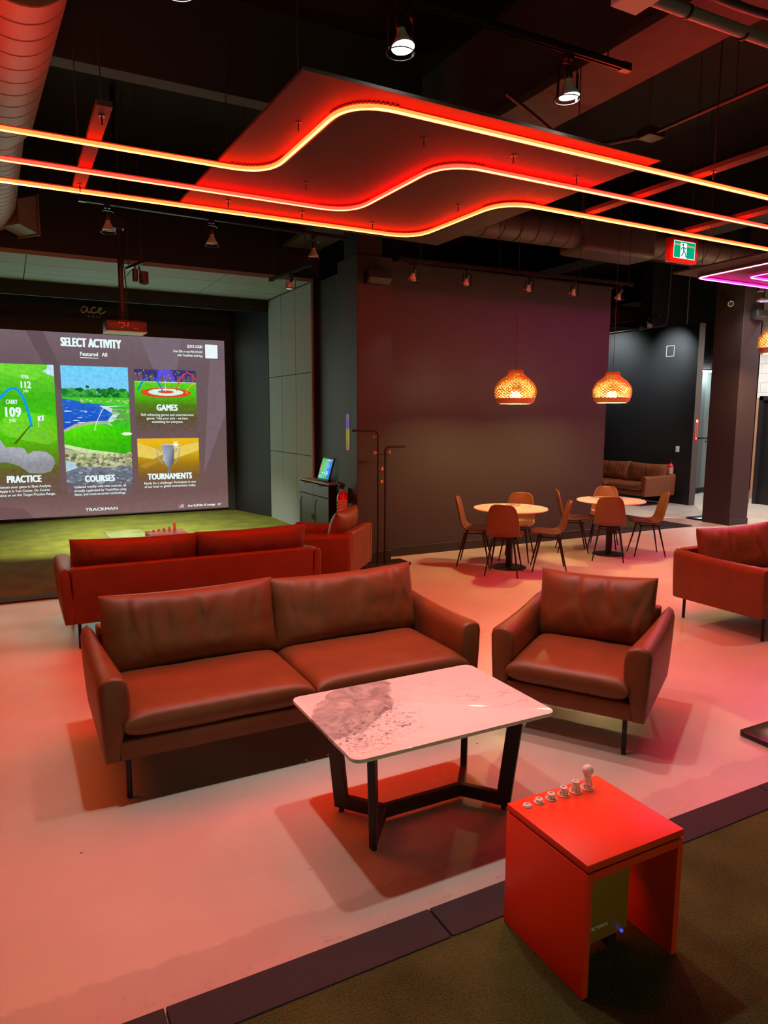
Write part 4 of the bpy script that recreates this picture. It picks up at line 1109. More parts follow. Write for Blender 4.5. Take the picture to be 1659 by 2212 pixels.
for body, x0, x1, z, sz, bo in (('GAMES', 2.44, 2.815, 1.945, 0.155, .008), ('Skill enhancing games and entertainment', 2.155, 3.11, 1.845, 0.062, .001), ('games. Take your pick - we have', 2.255, 3.0, 1.78, 0.062, .001), ('something for everyone.', 2.345, 2.91, 1.715, 0.062, .001)):
    T(gc, body, x0, x1, z, sz, -0.022, bo)
# tournaments card
q = Pic(); t0, t1 = 2.075, 3.195
q.strips(t0, 0.50, t1, 1.43, [(0, (112, 84, 78)), (0.25, (118, 86, 50)), (0.5, (160, 120, 20)), (0.75, (212, 172, 30)), (1, (235, 180, 25))])
q.poly([(t0, 1.1), (t0, 1.36), (2.5, 1.2), (3.19, 1.36), (3.19, 1.2), (2.6, 1.0)], (226, 200, 90))
q.poly([(2.10, 0.93), (2.45, 1.10), (2.60, 1.16), (2.5, 1.02), (2.2, 0.88)], (175, 135, 45))
q.poly([(2.50, 1.315), (2.745, 1.315), (2.72, 1.02), (2.685, 0.945), (2.63, 0.885), (2.615, 0.885), (2.565, 0.945), (2.53, 1.02)], [(150, 160, 175), (110, 120, 140), (85, 95, 120), (80, 90, 112), (95, 105, 125), (120, 130, 150), (150, 160, 178), (170, 180, 195)])
q.poly([(2.605, 0.89), (2.64, 0.89), (2.665, 0.79), (2.60, 0.79)], (110, 118, 135))
for sg in (-1, 1):
    cx = 2.6225
    q.line([(cx + sg*0.125, 1.17), (cx + sg*0.15, 1.19), (cx + sg*0.16, 1.235), (cx + sg*0.20, 1.24), (cx + sg*0.205, 1.18), (cx + sg*0.18, 1.08), (cx + sg*0.14, 1.0), (cx + sg*0.105, 0.955)], 0.017, (150, 158, 165))
q.rect(2.50, 1.305, 2.745, 1.318, (190, 200, 205))
for k in range(12):
    a = 2*PI*k/12; L = 0.11 if k % 2 else 0.17
    q.poly([(2.76 + 0.012*math.cos(a+1.5), 1.315 + 0.012*math.sin(a+1.5)), (2.76 + 0.012*math.cos(a-1.5), 1.315 + 0.012*math.sin(a-1.5)), (2.76 + L*0.6*math.cos(a), 1.315 + L*0.6*math.sin(a))], (245, 245, 205))
tcard = q.build('tournaments_card', M_PIC, scr, dy=-0.004)
for body, x0, x1, z, sz, bo in (('TOURNAMENTS', 2.235, 3.04, 0.672, 0.155, .008), ('Ready for a challenge? Participate in one', 2.165, 3.11, 0.585, 0.062, .001), ('of our local or global tournaments today.', 2.17, 3.11, 0.52, 0.062, .001)):
    T(tcard, body, x0, x1, z, sz, -0.022, bo)
# soft light the real projected image throws back into the bay
ld = bpy.data.lights.new('screen glow', 'AREA'); ld.shape = 'RECTANGLE'; ld.size = 4.4; ld.size_y = 3.0; ld.energy = 40; ld.color = (0.72, 1.0, 0.85)
lo = bpy.data.objects.new('screen glow', ld); COL.objects.link(lo); lo.location = (1.4, 13.5, 1.7); lo.rotation_euler = (R(90), 0, R(180))

# cursive sign over the screen
sg = thing('wall_sign', 'raised cursive ace sign with small GOLF letters above the projected screen', 'sign', (0, 13.6, 0))
M_SIGN = mat('beige sign letters', (0.55, 0.45, 0.40), 0.6)
def stroke(b, pts, w):
    pts = [Vector((x, 0, z)) for x, z in pts]
    # smooth the hand-drawn polyline
    for _ in range(2):
        q = [pts[0]]
        for a, c in zip(pts, pts[1:]): q += [a * 0.75 + c * 0.25, a * 0.25 + c * 0.75]
        q.append(pts[-1]); pts = q
    b.tube(pts, w, 8)
b = B()
stroke(b, [(1.335, 3.705), (1.29, 3.735), (1.25, 3.70), (1.235, 3.65), (1.255, 3.62), (1.29, 3.625), (1.325, 3.665), (1.352, 3.72), (1.335, 3.66), (1.345, 3.63), (1.375, 3.63), (1.40, 3.645)], 0.0135)
stroke(b, [(1.475, 3.70), (1.462, 3.725), (1.43, 3.72), (1.402, 3.68), (1.405, 3.64), (1.435, 3.622), (1.475, 3.635), (1.50, 3.65)], 0.0135)
stroke(b, [(1.50, 3.652), (1.545, 3.675), (1.575, 3.705), (1.565, 3.728), (1.535, 3.715), (1.515, 3.675), (1.52, 3.635), (1.555, 3.618), (1.60, 3.635), (1.635, 3.67)], 0.0135)
b.build('script_lettering', M_SIGN, sg, 60)
text_obj('small_lettering', 'GOLF', 0.052, Matrix.Translation((1.445, -0.004, 3.545)) @ Matrix.Rotation(PI/2, 4, 'X'), M_SIGN, sg, fit=0.215, spacing=1.8, bold=0.001)

# projector
pr = thing('projector', 'ceiling projector on a long black pole in front of the screen', 'projector', (0, 0, 0))
M_PROJ = mat('dark projector case', (0.045, 0.035, 0.035), 0.4)
b = B(); b.box((1.00, 8.30, 2.775), (1.42, 8.62, 2.885), None, 0.012, 2); b.build('case', M_PROJ, pr, 40)
b = B(); b.box((0.995, 8.295, 2.765), (1.425, 8.64, 2.777), None, 0.004, 1); b.build('underside_tray', mat('pale projector base', (0.55, 0.60, 0.58), 0.5), pr)
b = B()
for x, z in ((1.13, 2.86), (1.155, 2.86), (1.18, 2.86), (1.225, 2.858), (1.185, 2.835), (1.22, 2.832), (1.16, 2.81), (1.29, 2.805), (1.32, 2.803)):
    b.lathe([(0, 0), (0.010, 0), (0.010, 0.004), (0.006, 0.004), (0.006, 0.001), (0, 0.001)], (x, 8.296, z), 12, Matrix.Rotation(R(90), 4, 'X'))
b.build('socket_row', mat('lit connector rings', (0.65, 0.12, 0.08), 0.4), pr)
b = B(); b.box((1.14, 8.40, 2.885), (1.24, 8.50, 2.905)); b.tube([(1.19, 8.45, 2.90), (1.19, 8.45, 2.99)], [0.05, 0.028], 12); b.box((1.02, 8.42, 2.886), (1.10, 8.5, 2.90)); b.box((1.28, 8.40, 2.886), (1.38, 8.52, 2.905)); b.build('mount_bracket', M_BLACK, pr, 40)
b = B(); b.tube([(1.19, 8.45, 2.97), (1.19, 8.45, 4.2), (1.19, 8.45, 5.3)], 0.027, 14); b.build('mount_pole', M_BLACK, pr, 40)
b = B(); b.tube([(1.25, 8.46, 2.91), (1.235, 8.45, 3.05), (1.245, 8.45, 3.25), (1.225, 8.45, 3.5), (1.22, 8.45, 4.4)], 0.006, 6); b.build('cord', M_BLKPL, pr, 60)
b = B(); b.box((1.06, 8.36, 3.86), (1.245, 8.58, 4.00), None, 0.01, 1); b.build('cable_tray', M_BLACK, pr)
o = B().box((1.25, 10.82, 0.0125), (1.80, 11.9, 0.022), None, 0.003, 1).build('hitting_mat', turf_mat('pale hitting mat', (0.10, 0.13, 0.05), (0.22, 0.26, 0.10)), None)
tag(o, 'paler rectangular hitting mat lying on the bright green turf', 'mat')

# ------------------------------------------------------------------ cabinet, tablet, wall fixtures
M_CAB = mat('slate blue-grey cabinet', (0.075, 0.090, 0.095), 0.45)
M_CABS = mat('black cabinet side', (0.010, 0.009, 0.009), 0.5)
cb = thing('cabinet', 'slate grey cabinet with two drawers and glass doors beside the column', 'cabinet', (3.96, 9.16, 0))
# local: +x depth (to the wall), +y length
B().box((0.0, 0.0, 0.885), (0.225, 1.16, 0.905), None, 0.003, 1).build('worktop', mat('pale oak top', (0.42, 0.30, 0.20), 0.5, var=0.2, vscale=12), cb)
b = B(); b.box((0.012, 0.006, 0.05), (0.225, 0.024, 0.885)); b.box((0.012, 1.136, 0.05), (0.225, 1.154, 0.885)); b.box((0.20, 0.02, 0.05), (0.222, 1.14, 0.885)); b.box((0.02, 0.02, 0.05), (0.22, 1.14, 0.07)); b.box((0.02, 0.57, 0.05), (0.21, 0.59, 0.885)); b.build('carcass', M_CABS, cb)
for y in (0.03, 1.10):
    for x in (0.03, 0.19):
        b = B(); b.box((x, y, 0), (x + 0.03, y + 0.03, 0.05)); b.build('foot', M_CABS, cb)
for y0, y1 in ((0.008, 0.576), (0.584, 1.152)):
    dr = B().box((0.0, y0, 0.70), (0.016, y1, 0.868), None, 0.003, 1).build('drawer', M_CAB, cb)
    b = B(); ym = (y0 + y1) / 2; b.tube(arc_path([(0.0, ym - 0.06, 0.862), (-0.018, ym - 0.06, 0.858), (-0.018, ym + 0.06, 0.858), (0.0, ym + 0.06, 0.862)], 0.012, 4), 0.005, 6); b.build('drawer_pull', M_BLACK, dr)
    b = B(); w = 0.05
    b.box((0, y0, 0.055), (0.018, y0 + w, 0.69)); b.box((0, y1 - w, 0.055), (0.018, y1, 0.69)); b.box((0, y0 + w, 0.055), (0.018, y1 - w, 0.055 + w)); b.box((0, y0 + w, 0.69 - w), (0.018, y1 - w, 0.69))
    for ya, sg_ in ((y0 + w, 1), (y1 - w, -1)):
        b.prism([(ya, 0.69 - w), (ya + sg_ * 0.07, 0.69 - w), (ya, 0.69 - w - 0.07)], 0.0, 0.018, 'x')
    dn = b.build('door', M_CAB, cb)
    b = B(); b.box((0.008, y0 + w, 0.055 + w), (0.011, y1 - w, 0.69 - w)); b.build('glass_pane', mat('dark ribbed glass', (0.03, 0.04, 0.038), 0.38, spec=0.6, var=0.5, vscale=40), dn)
    b = B(); b.tube([(-0.010, (y1 - 0.02) if y0 < 0.3 else (y0 + 0.02), 0.33), (-0.010, (y1 - 0.02) if y0 < 0.3 else (y0 + 0.02), 0.41)], 0.006, 8); b.build('door_handle', M_BLACK, dn)
# touch screen leaning on the cabinet
tb = thing('touch_screen', 'bright blue and green touch screen tilted back on the cabinet', 'touch screen', (4.045, 9.375, 0.905))
M_T = Matrix.Rotation(R(17), 4, 'Y')
b = B(); b.box((-0.004, 0.0, 0.012), (0.016, 0.42, 0.37), M_T, 0.004, 2); b.build('bezel', M_BLKPL, tb, 40)
q = Pic()
def rot_pic(o, M):
    o.data.transform(M); return o
q.rect(0.02, 0.045, 0.40, 0.345, (110, 160, 205), (120, 200, 205))
q.poly([(0.40, 0.345), (0.31, 0.345), (0.02, 0.045), (0.02, 0.345)][1:] + [(0.40, 0.345)], (95, 200, 120))
q.poly([(0.22, 0.345), (0.40, 0.345), (0.40, 0.05), (0.33, 0.045)], (120, 165, 200)); q.poly([(0.40, 0.33), (0.30, 0.28), (0.27, 0.15), (0.32, 0.045), (0.40, 0.045)], (50, 130, 235))
for x0, x1, z0, z1, c in ((0.11, 0.18, 0.10, 0.29, (110, 215, 110)), (0.19, 0.26, 0.10, 0.29, (130, 190, 220)), (0.27, 0.34, 0.20, 0.27, (110, 180, 230)), (0.27, 0.34, 0.10, 0.17, (150, 205, 225))): q.rect(x0, z0, x1, z1, c)
for x0, x1, z in ((0.20, 0.30, 0.315), (0.12, 0.17, 0.125), (0.20, 0.25, 0.125), (0.28, 0.33, 0.12), (0.06, 0.10, 0.07)): q.rect(x0, z, x1, z + 0.012, (225, 245, 250))
q.poly([(0.02, 0.25), (0.06, 0.20), (0.05, 0.17), (0.02, 0.16)], (225, 130, 130)); q.poly([(0.20, 0.045), (0.26, 0.10), (0.36, 0.045)], (70, 205, 70))
pic = q.build('display', picture_mat('touch screen picture', 1.0), tb)
# picture plane x,z at -y  ->  face -X: x runs towards -Y
pic.data.transform(M_T @ Matrix.Translation((-0.0045, 0.42, 0)) @ Matrix.Rotation(-PI/2, 4, 'Z'))
b = B(); b.prism([(0.02, 0.0), (0.12, 0.0), (0.13, 0.03), (0.09, 0.22)], 0.19, 0.23, 'y'); b.build('stand', M_BLKPL, tb)

M_RED = mat('extinguisher red', (0.55, 0.012, 0.010), 0.28, coat=0.3)
M_LBL = mat('extinguisher label', (0.62, 0.36, 0.34), 0.5)
M_DARKTXT = mat('dark print', (0.03, 0.012, 0.012), 0.6)
def make_ext(label, loc, rz, group='wall extinguishers'):
    """hangs on a wall that faces local -Y; origin at the wall, bottom of the bottle"""
    root = thing('fire_extinguisher', label, 'fire extinguisher', loc, rz, group)
    c = (0, -0.085, 0); r_ = 0.062
    b = B(); b.lathe([(0, 0), (r_ * 0.93, 0.0), (r_, 0.012), (r_, 0.36), (r_ * 0.94, 0.385), (r_ * 0.7, 0.41), (r_ * 0.35, 0.425), (0.020, 0.435), (0.020, 0.455), (0, 0.455)], c, 28); b.build('bottle', M_RED, root, 40)
    b = B()
    for z0, z1 in ((0.215, 0.345), (0.09, 0.195)):
        rows = [[(c[0] + (r_ + 0.001) * math.sin(R(a)), c[1] - (r_ + 0.001) * math.cos(R(a)), z) for a in range(-35, 116, 10)] for z in (z0, z1)]
        b.grid(rows)
    lb = b.build('label', M_LBL, root, 180)
    b = B()
    for k in range(9):
        z = 0.33 - k * 0.012 if k < 8 else 0.17
        for a0, a1 in ((35, 95),) if k % 3 else ((30, 62),):
            b.grid([[(c[0] + (r_ + 0.002) * math.sin(R(a)), c[1] - (r_ + 0.002) * math.cos(R(a)), zz) for a in (a0, (a0 + a1) / 2, a1)] for zz in (z - 0.002, z + 0.002)])
    for z in (0.31, 0.275, 0.24, 0.15, 0.12):
        b.grid([[(c[0] + (r_ + 0.002) * math.sin(R(a)), c[1] - (r_ + 0.002) * math.cos(R(a)), zz) for a in (-10, 4, 18)] for zz in (z - 0.010, z + 0.008)])
    b.build('label_print', M_DARKTXT, lb)
    b = B(); b.lathe([(r_ + 0.002, 0.198), (r_ + 0.004, 0.199), (r_ + 0.004, 0.210), (r_ + 0.002, 0.211)], c, 28); b.build('strap', M_BLKPL, root, 40)
    b = B(); b.tube([(0, -0.085, 0.455), (0, -0.085, 0.485)], 0.018, 12); b.prism([(-0.13, 0.485), (-0.06, 0.478), (-0.06, 0.495), (-0.13, 0.515)], -0.012, 0.012, 'x'); b.prism([(-0.155, 0.525), (-0.06, 0.497), (-0.06, 0.512), (-0.15, 0.545)], -0.012, 0.012, 'x'); b.lathe([(0, 0), (0.016, 0), (0.016, 0.012), (0, 0.012)], (0.02, -0.11, 0.465), 12); b.build('valve_handle', M_BLKPL, root, 40)
    b = B(); b.tube(arc_path([(0, -0.10, 0.47), (-0.06, -0.12, 0.47), (-0.078, -0.10, 0.36), (-0.070, -0.09, 0.24)], 0.04, 5), 0.009, 8); b.build('hose', M_BLKPL, root, 60)
    b = B(); b.prism([(0.055, 0.21), (0.085, 0.205), (0.078, 0.35), (0.06, 0.39)], -0.100, -0.098, 'y'); b.build('tag', mat('pink paper tag', (0.7, 0.40, 0.38), 0.7), root)
    b = B(); b.box((-0.02, -0.03, 0.30), (0.02, 0.0, 0.46)); b.build('wall_mount', M_BLKPL, root)
    return root
ex = make_ext('red fire extinguisher on the column, above the rear armchair', (3.848, 8.22, 0.40), -PI/2)
ex.scale = (1.18, 1.18, 1.18)
dup(ex, (12.745, 10.63, 0.44), -PI/2, 'small distant fire extinguisher on the black partition above the far sofa arm').scale = (1, 1, 1)

def v_sign(name, label, x, y, z0, z1, w, top, mid, bot, txtm, face_left_=True):
    root = thing(name, label, 'sign', (x, y, 0))
    n_ = 6
    q = Pic()
    q.strips(-w/2, z0, w/2, z1, [(0, bot), (0.35, mid), (0.62, mid), (0.66, top), (1, top)])
    o = q.build('plate', None, root)
    return root, o
def paint_mat(name):
    m = bpy.data.materials.new(name); t = NT(m); a = t.n('ShaderNodeVertexColor', layer_name='Col'); b_ = t.n('ShaderNodeBsdfPrincipled'); b_.inputs['Roughness'].default_value = 0.35
    t.l(a.outputs[0], b_.inputs['Base Color']); t.l(b_.outputs[0], t.out.inputs[0]); return m
M_SIGNP = paint_mat('printed sign')
def ext_sign(label, loc, rz, cols, txt):
    root = thing('extinguisher_sign', label, 'sign', loc, rz)
    q = Pic(); top, mid, bot = cols
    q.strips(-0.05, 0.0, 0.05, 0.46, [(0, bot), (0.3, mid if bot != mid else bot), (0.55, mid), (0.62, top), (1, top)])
    o = q.build('plate', picture_mat('painted sign glare', 0.55) if mid != bot else M_SIGNP, root, dy=-0.002)  # glare gradient painted into the column plate's colours, which also glow
    q = Pic(); q.poly([(0.0, 0.02), (0.03, 0.065), (-0.03, 0.065)], txt); q.poly(rrect(-0.032, 0.385, 0.032, 0.445, 0.01), txt); q.line([(0.034, 0.07), (0.034, 0.37)], 0.004, txt); q.line([(-0.034, 0.07), (-0.034, 0.37)], 0.004, txt)
    q.build('arrow_mark', M_SIGNP, root, dy=-0.004)
    me = text_mesh('FIRE EXTINGUISHER', 0.036, bold=0.0006)
    xs = [v.co.x for v in me.vertices]; k = 0.29 / (max(xs) - min(xs))
    me.transform(Matrix.Translation((0.013, -0.005, 0.222)) @ Matrix.Rotation(PI/2, 4, 'X') @ Matrix.Rotation(PI/2, 4, 'Z') @ Matrix.Diagonal((k, 1, 1, 1)))
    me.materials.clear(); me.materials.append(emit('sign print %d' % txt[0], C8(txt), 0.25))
    t_ = bpy.data.objects.new('lettering', me); COL.objects.link(t_); t_.parent = root
    return root
ext_sign('tall narrow extinguisher sign on the column side, violet and yellow glare painted on', (3.848, 8.265, 1.43), -PI/2, ((150, 110, 200), (195, 190, 70), (200, 120, 110)), (110, 60, 90))
ext_sign('small red vertical extinguisher sign with white arrow on the end of the black partition', (12.842, 10.178, 1.37), 0, ((190, 20, 22), (190, 20, 22), (190, 20, 22)), (240, 225, 220))

# coat racks
M_PEG = mat('orange wood peg', (0.55, 0.22, 0.07), 0.5)
def make_rack(label, loc, rz, group='black coat racks'):
    root = thing('coat_rack', label, 'coat rack', loc, rz, group)
    B().prism(rrect(-0.36, -0.155, 0.36, 0.155, 0.03), 0.0, 0.03, 'z', None, 0.004, 2).build('base_plate', mat('glossy black steel plate', (0.02, 0.018, 0.022), 0.22), root, 40)
    for pts in ([(-0.048, 0, 0.03), (-0.048, 0, 1.69), (-0.40, 0.02, 1.69)], [(0.055, 0, 0.03), (0.055, 0, 1.49), (0.32, -0.02, 1.49)]):
        b = B(); b.tube(arc_path(pts, 0.06, 6), 0.0145, 12); b.build('pole', M_BLACK, root, 60)
    b = B(); b.tube([(-0.048, 0, 1.40), (0.055, 0, 1.40)], 0.007, 8); b.tube([(-0.048, 0, 1.29), (0.055, 0, 1.29)], 0.007, 8); b.build('cross_bar', M_BLACK, root)
    for x, z, dx, dy in ((-0.048, 1.615, -0.035, 0.02), (-0.048, 1.42, -0.06, -0.012), (-0.048, 1.222, 0.030, -0.035), (0.055, 1.425, 0.035, -0.03), (0.055, 1.055, -0.020, 0.045)):
        d = Vector((dx, dy, 0)).normalized()
        b = B(); b.tube([(x, 0, z), (x + d.x * 0.055, d.y * 0.055, z)], 0.0055, 8)
        M = Vector((0, 0, 1)).rotation_difference(d).to_matrix().to_4x4()
        b.lathe([(0, 0.050), (0.022, 0.050), (0.024, 0.054), (0.024, 0.058), (0.021, 0.062), (0, 0.062)], (x, 0, z), 20, M)
        b.build('peg', M_PEG, root, 40)
    return root
rk = make_rack('double-pole black coat rack with round wooden pegs in front of the column', (4.06, 7.74, 0), 0)
dup(rk, (11.41, 8.72, 0), PI, 'black coat rack half hidden behind the far taupe pillar')
dup(rk, (4.10, 2.385, 0), 0, 'glossy black coat rack base plate on the floor at the right edge')

# exit sign
es = thing('exit_sign', 'red-framed exit sign with green running figure under the farthest neon line', 'sign', (5.965, 5.0, 3.38))
M_EXR = mat('red sign housing', (0.62, 0.035, 0.022), 0.4)
b = B(); b.box((-0.185, 0.0, 0.0), (0.185, 0.07, 0.225), None, 0.006, 2); b.build('housing', M_EXR, es, 40)
q = Pic(); q.poly(rrect(-0.152, 0.033, 0.152, 0.198, 0.006), (250, 235, 240)); q.rect(-0.146, 0.039, 0.146, 0.192, (0, 150, 110)); q.rect(-0.058, 0.039, 0.030, 0.180, (235, 255, 250))
q.poly([(-0.146, 0.155), (0.146, 0.145), (0.146, 0.158), (-0.146, 0.17)], (190, 150, 60))
G = (0, 105, 80)
q.rect(-0.058, 0.039, 0.030, 0.178, (228, 255, 248)); q.ell(-0.024, 0.162, 0.012, 0.012, (60, 60, 80), 14)
q.line([(-0.020, 0.146), (-0.010, 0.105)], 0.020, G); q.line([(-0.018, 0.143), (-0.046, 0.128), (-0.054, 0.110)], 0.009, G); q.line([(-0.016, 0.143), (0.010, 0.128), (0.024, 0.138)], 0.009, G)
q.line([(-0.010, 0.105), (-0.024, 0.078), (-0.044, 0.056)], 0.012, G); q.line([(-0.008, 0.105), (0.012, 0.082), (0.014, 0.058), (0.030, 0.056)], 0.012, G)
q.build('lit_face', picture_mat('exit sign picture', 1.35), es, dy=-0.002)
b = B(); b.box((0.10, 0.02, 0.225), (0.16, 0.05, 0.245)); b.build('mount', M_EXR, es); rod(es, 0.13, 0.035, 0.24, 1.92, 0.006)
# wall speakers, camera, access point, switch, hook square
def make_speaker(label, loc, rz):
    root = thing('wall_speaker', label, 'speaker', loc, rz, 'black wall speakers')
    b = B(); b.prism([(0.0, 0.0), (-0.09, -0.005), (-0.15, 0.06), (-0.13, 0.155), (0.0, 0.16)], -0.165, 0.165, 'x', None, 0.02, 3); b.build('cabinet', M_BLKPL, root, 40)
    b = B(); b.prism([(-0.098, -0.004), (-0.154, 0.058), (-0.136, 0.15), (-0.133, 0.15), (-0.150, 0.058), (-0.095, -0.002)], -0.145, 0.145, 'x'); b.build('grille', mat('speaker grille', (0.02, 0.02, 0.02), 0.5, bump=0.6, bscale=600), root)
    b = B(); b.box((-0.025, -0.150, 0.040), (0.025, -0.146, 0.050)); b.build('maker_badge', mat('silver badge', (0.6, 0.55, 0.55), 0.3, 0.8), root)
    return root
sp = make_speaker('black wall speaker high on the column beside the bay', (4.10, 7.998, 3.47), 0)
dup(sp, (11.30, 7.918, 3.50), 0, 'black wall speaker on the far taupe pillar, against the yellow pendant')
cv = thing('security_camera', 'small pale bullet security camera on the far pillar', 'camera', (10.98, 8.18, 3.80))
b = B(); b.tube([(0.0, 0, 0.0), (-0.05, -0.03, -0.01)], 0.02, 10); b.build('mount', M_WHITE, cv)
Mc = Vector((0, 0, 1)).rotation_difference(Vector((-0.75, -0.6, -0.28)).normalized()).to_matrix().to_4x4()
b = B(); b.lathe([(0, -0.02), (0.04, -0.02), (0.045, 0.0), (0.045, 0.14), (0.038, 0.14), (0.038, 0.12)], (-0.05, -0.03, -0.01), 20, Mc); b.build('body', M_WHITE, cv, 40)
b = B(); b.lathe([(0.0385, 0.122), (0.0, 0.122)], (-0.05, -0.03, -0.01), 20, Mc); b.build('lens', M_BLKPL, cv)
ap = thing('access_point', 'pale round wireless access point glowing blue beneath, at the right edge', 'access point', (10.55, 7.28, 3.68))
b = B(); b.lathe([(0, 0.035), (0.07, 0.033), (0.105, 0.018), (0.11, 0.0), (0.095, -0.014), (0, -0.018)], (0, 0, 0), 32); b.build('body', M_WHITE, ap, 60)
b = B(); b.lathe([(0.05, -0.0175), (0.062, -0.0172), (0.062, -0.020), (0.05, -0.020)], (0, 0, 0), 24); b.build('light_ring', emit('blue ring', (0.25, 0.3, 1.0), 3), ap)
b = B(); b.tube([(0, 0, 0.03), (0, 0, 1.6)], 0.010, 8); b.build('mount_rod', M_WIRE, ap)
o = thing('light_switch', 'white light switch plate on the black partition', 'switch', (12.747, 10.55, 1.12)); 
b = B(); b.box((-0.006, -0.045, 0), (0.003, 0.045, 0.125), None, 0.002, 1); b.build('plate', M_WHITE, o); b = B(); b.box((-0.010, -0.016, 0.03), (-0.005, 0.016, 0.095)); b.build('rocker', M_WHITE, o)
b = B()
for p0, p1 in (((-0.1, 0.0), (0.1, 0.0)), ((-0.1, 0.22), (0.1, 0.22)), ((-0.1, 0.0), (-0.1, 0.22)), ((0.1, 0.0), (0.1, 0.22))):
    b.box((-0.004, min(p0[0], p1[0]) - 0.004, min(p0[1], p1[1]) - 0.004), (0.0, max(p0[0], p1[0]) + 0.004, max(p0[1], p1[1]) + 0.004))
o = b.build('picture_tape', mat('pale tape', (0.35, 0.36, 0.36), 0.6), None); o.location = (12.749, 10.89, 3.17); tag(o, 'faint square outline of pale tape high on the black partition', 'tape')

# ------------------------------------------------------------------ ducts, beams, pipes
def spiral(b, path, r, pitch=0.16):
    """tube with raised seam rings"""
    pts = [Vector(p) for p in path]; out, rad = [], []
    for a, c in zip(pts, pts[1:]):
        L = (c - a).length; n_ = max(2, int(L / pitch))
        for k in range(n_):
            for f, dr in ((0.0, 0.0), (0.03, -0.012), (0.07, -0.012), (0.10, 0.0)):
                out.append(a + (c - a) * ((k + f) / n_)); rad.append(r + dr)
    out.append(pts[-1]); rad.append(r)
    # keep rings square to the run
    d = (pts[-1] - pts[0]).normalized(); up = Vector((0, 0, 1)); up = (up - d * up.dot(d)).normalized(); w = d.cross(up)
    rows = [[p + (up * math.cos(2*PI*j/36) + w * math.sin(2*PI*j/36)) * q for j in range(36)] for p, q in zip(out, rad)]
    vr = b.grid(rows, closed_u=True); b.bm.faces.new(vr[0]); b.bm.faces.new(vr[-1])
M_DUCT = mat('grey painted duct', (0.33, 0.20, 0.17), 0.5, 0.1, spec=0.4)
M_DUCT2 = mat('dark brown duct paint', (0.085, 0.062, 0.052), 0.55)
dk = thing('spiral_duct', 'large ribbed spiral duct running along the ceiling at top left', 'duct', (0, 0, 0))
b = B(); spiral(b, [(0.21, 5.0, 4.57), (0.06, 7.35, 4.50)], 0.31, 0.20); b.build('wide_run', M_DUCT, dk, 35)
b = B(); spiral(b, [(0.06, 7.35, 4.50), (-0.02, 10.2, 4.33)], 0.25, 0.13); b.build('narrow_run', M_DUCT, dk, 35)
for y in (5.6, 8.8): rod(dk, 0.30 - (y - 3.9) * 0.064, y, 4.7)
M_REG = Matrix.Translation((0.20, 9.95, 4.27)) @ Matrix.Rotation(R(35), 4, 'Z')
b = B(); b.prism([(-0.05, -0.16), (0.20, -0.22), (0.20, 0.22), (-0.05, 0.12)], -0.17, 0.17, 'y', M_REG); rg = b.build('air_register', mat('grey register', (0.20, 0.16, 0.15), 0.5), dk, label='square register box')
b = B(); b.box((0.20, -0.20, -0.24), (0.215, 0.20, 0.24), M_REG); b.build('flange', mat('grey register', (0.16, 0.13, 0.12), 0.5), rg)
dk = thing('spiral_duct', 'brown-lit ribbed duct crossing behind the farthest neon line', 'duct', (0, 0, 0))
b = B(); spiral(b, [(4.8, 7.62, 4.30), (6.95, 7.62, 4.34)], 0.21, 0.24); b.build('left_run', M_DUCT2, dk, 35)
b = B(); spiral(b, [(8.2, 7.62, 4.36), (11.3, 7.62, 4.42)], 0.21, 0.28); b.build('right_run', M_DUCT2, dk, 35)
b = B(); b.box((6.90, 7.38, 4.08), (8.25, 7.92, 4.56), None, 0.07, 4); b.build('junction_box', mat('brown duct box', (0.085, 0.066, 0.055), 0.5), dk, 40)
for x in (4.6, 6.0, 8.4, 10.6): rod(dk, x, 7.62, 4.48)
dk = thing('spiral_duct', 'grey duct above the black partition in the far area', 'duct', (0, 0, 0))
b = B(); spiral(b, [(9.2, 14.0, 4.45), (12.3, 14.0, 4.47), (16.6, 14.0, 4.5)], 0.27, 0.35); b.build('run', M_DUCT, dk, 35)
for x in (10.5, 12.2, 15.5): rod(dk, x, 14.0, 4.7)
M_BEAM = mat('fireproofed dark beam', (0.060, 0.050, 0.045), 0.8, bump=0.6, bscale=18, var=0.35, vscale=5)
struct('trim_60', B().box((3.70, 2.2, 4.32), (4.28, 10.2, 4.36)), M_BEAM)
struct('trim_61', B().box((3.96, 2.2, 4.36), (4.02, 10.2, 5.3)), M_BEAM)
struct('trim_62', B().box((3.70, 2.2, 4.30), (3.72, 10.2, 4.32)), M_BEAM)
struct('trim_63', B().box((8.6, 2.2, 4.45), (9.1, 16.8, 5.3)), M_CEIL)
struct('trim_64', B().box((-4, 6.25, 4.55), (3.7, 6.42, 5.3)), mat('grey roof purlin', (0.022, 0.021, 0.02), 0.7))
struct('trim_65', B().box((4.28, 8.3, 4.4), (14.3, 8.6, 5.3)), M_CEIL)
pp = thing('ceiling_pipe', 'thick grey pipe with a red-lit box at the top right corner', 'pipe', (0, 0, 0))
b = B(); b.tube([(2.62, 2.50, 3.74), (5.2, 2.46, 3.76)], 0.028, 14); b.build('run', mat('grey conduit', (0.20, 0.20, 0.19), 0.4, 0.4), pp, 60)
b = B(); b.box((2.50, 2.42, 3.70), (2.66, 2.58, 3.80), None, 0.006, 1); b.build('junction_box', mat('pale junction box', (0.45, 0.42, 0.40), 0.5), pp)
for x in (2.9, 3.3):
    B().tube([(x - 0.008, 2.495, 3.742), (x + 0.008, 2.495, 3.742)], 0.032, 14).build('clip', M_BLACK, pp)
for x in (2.58, 4.4): rod(pp, x, 2.5, 3.78)
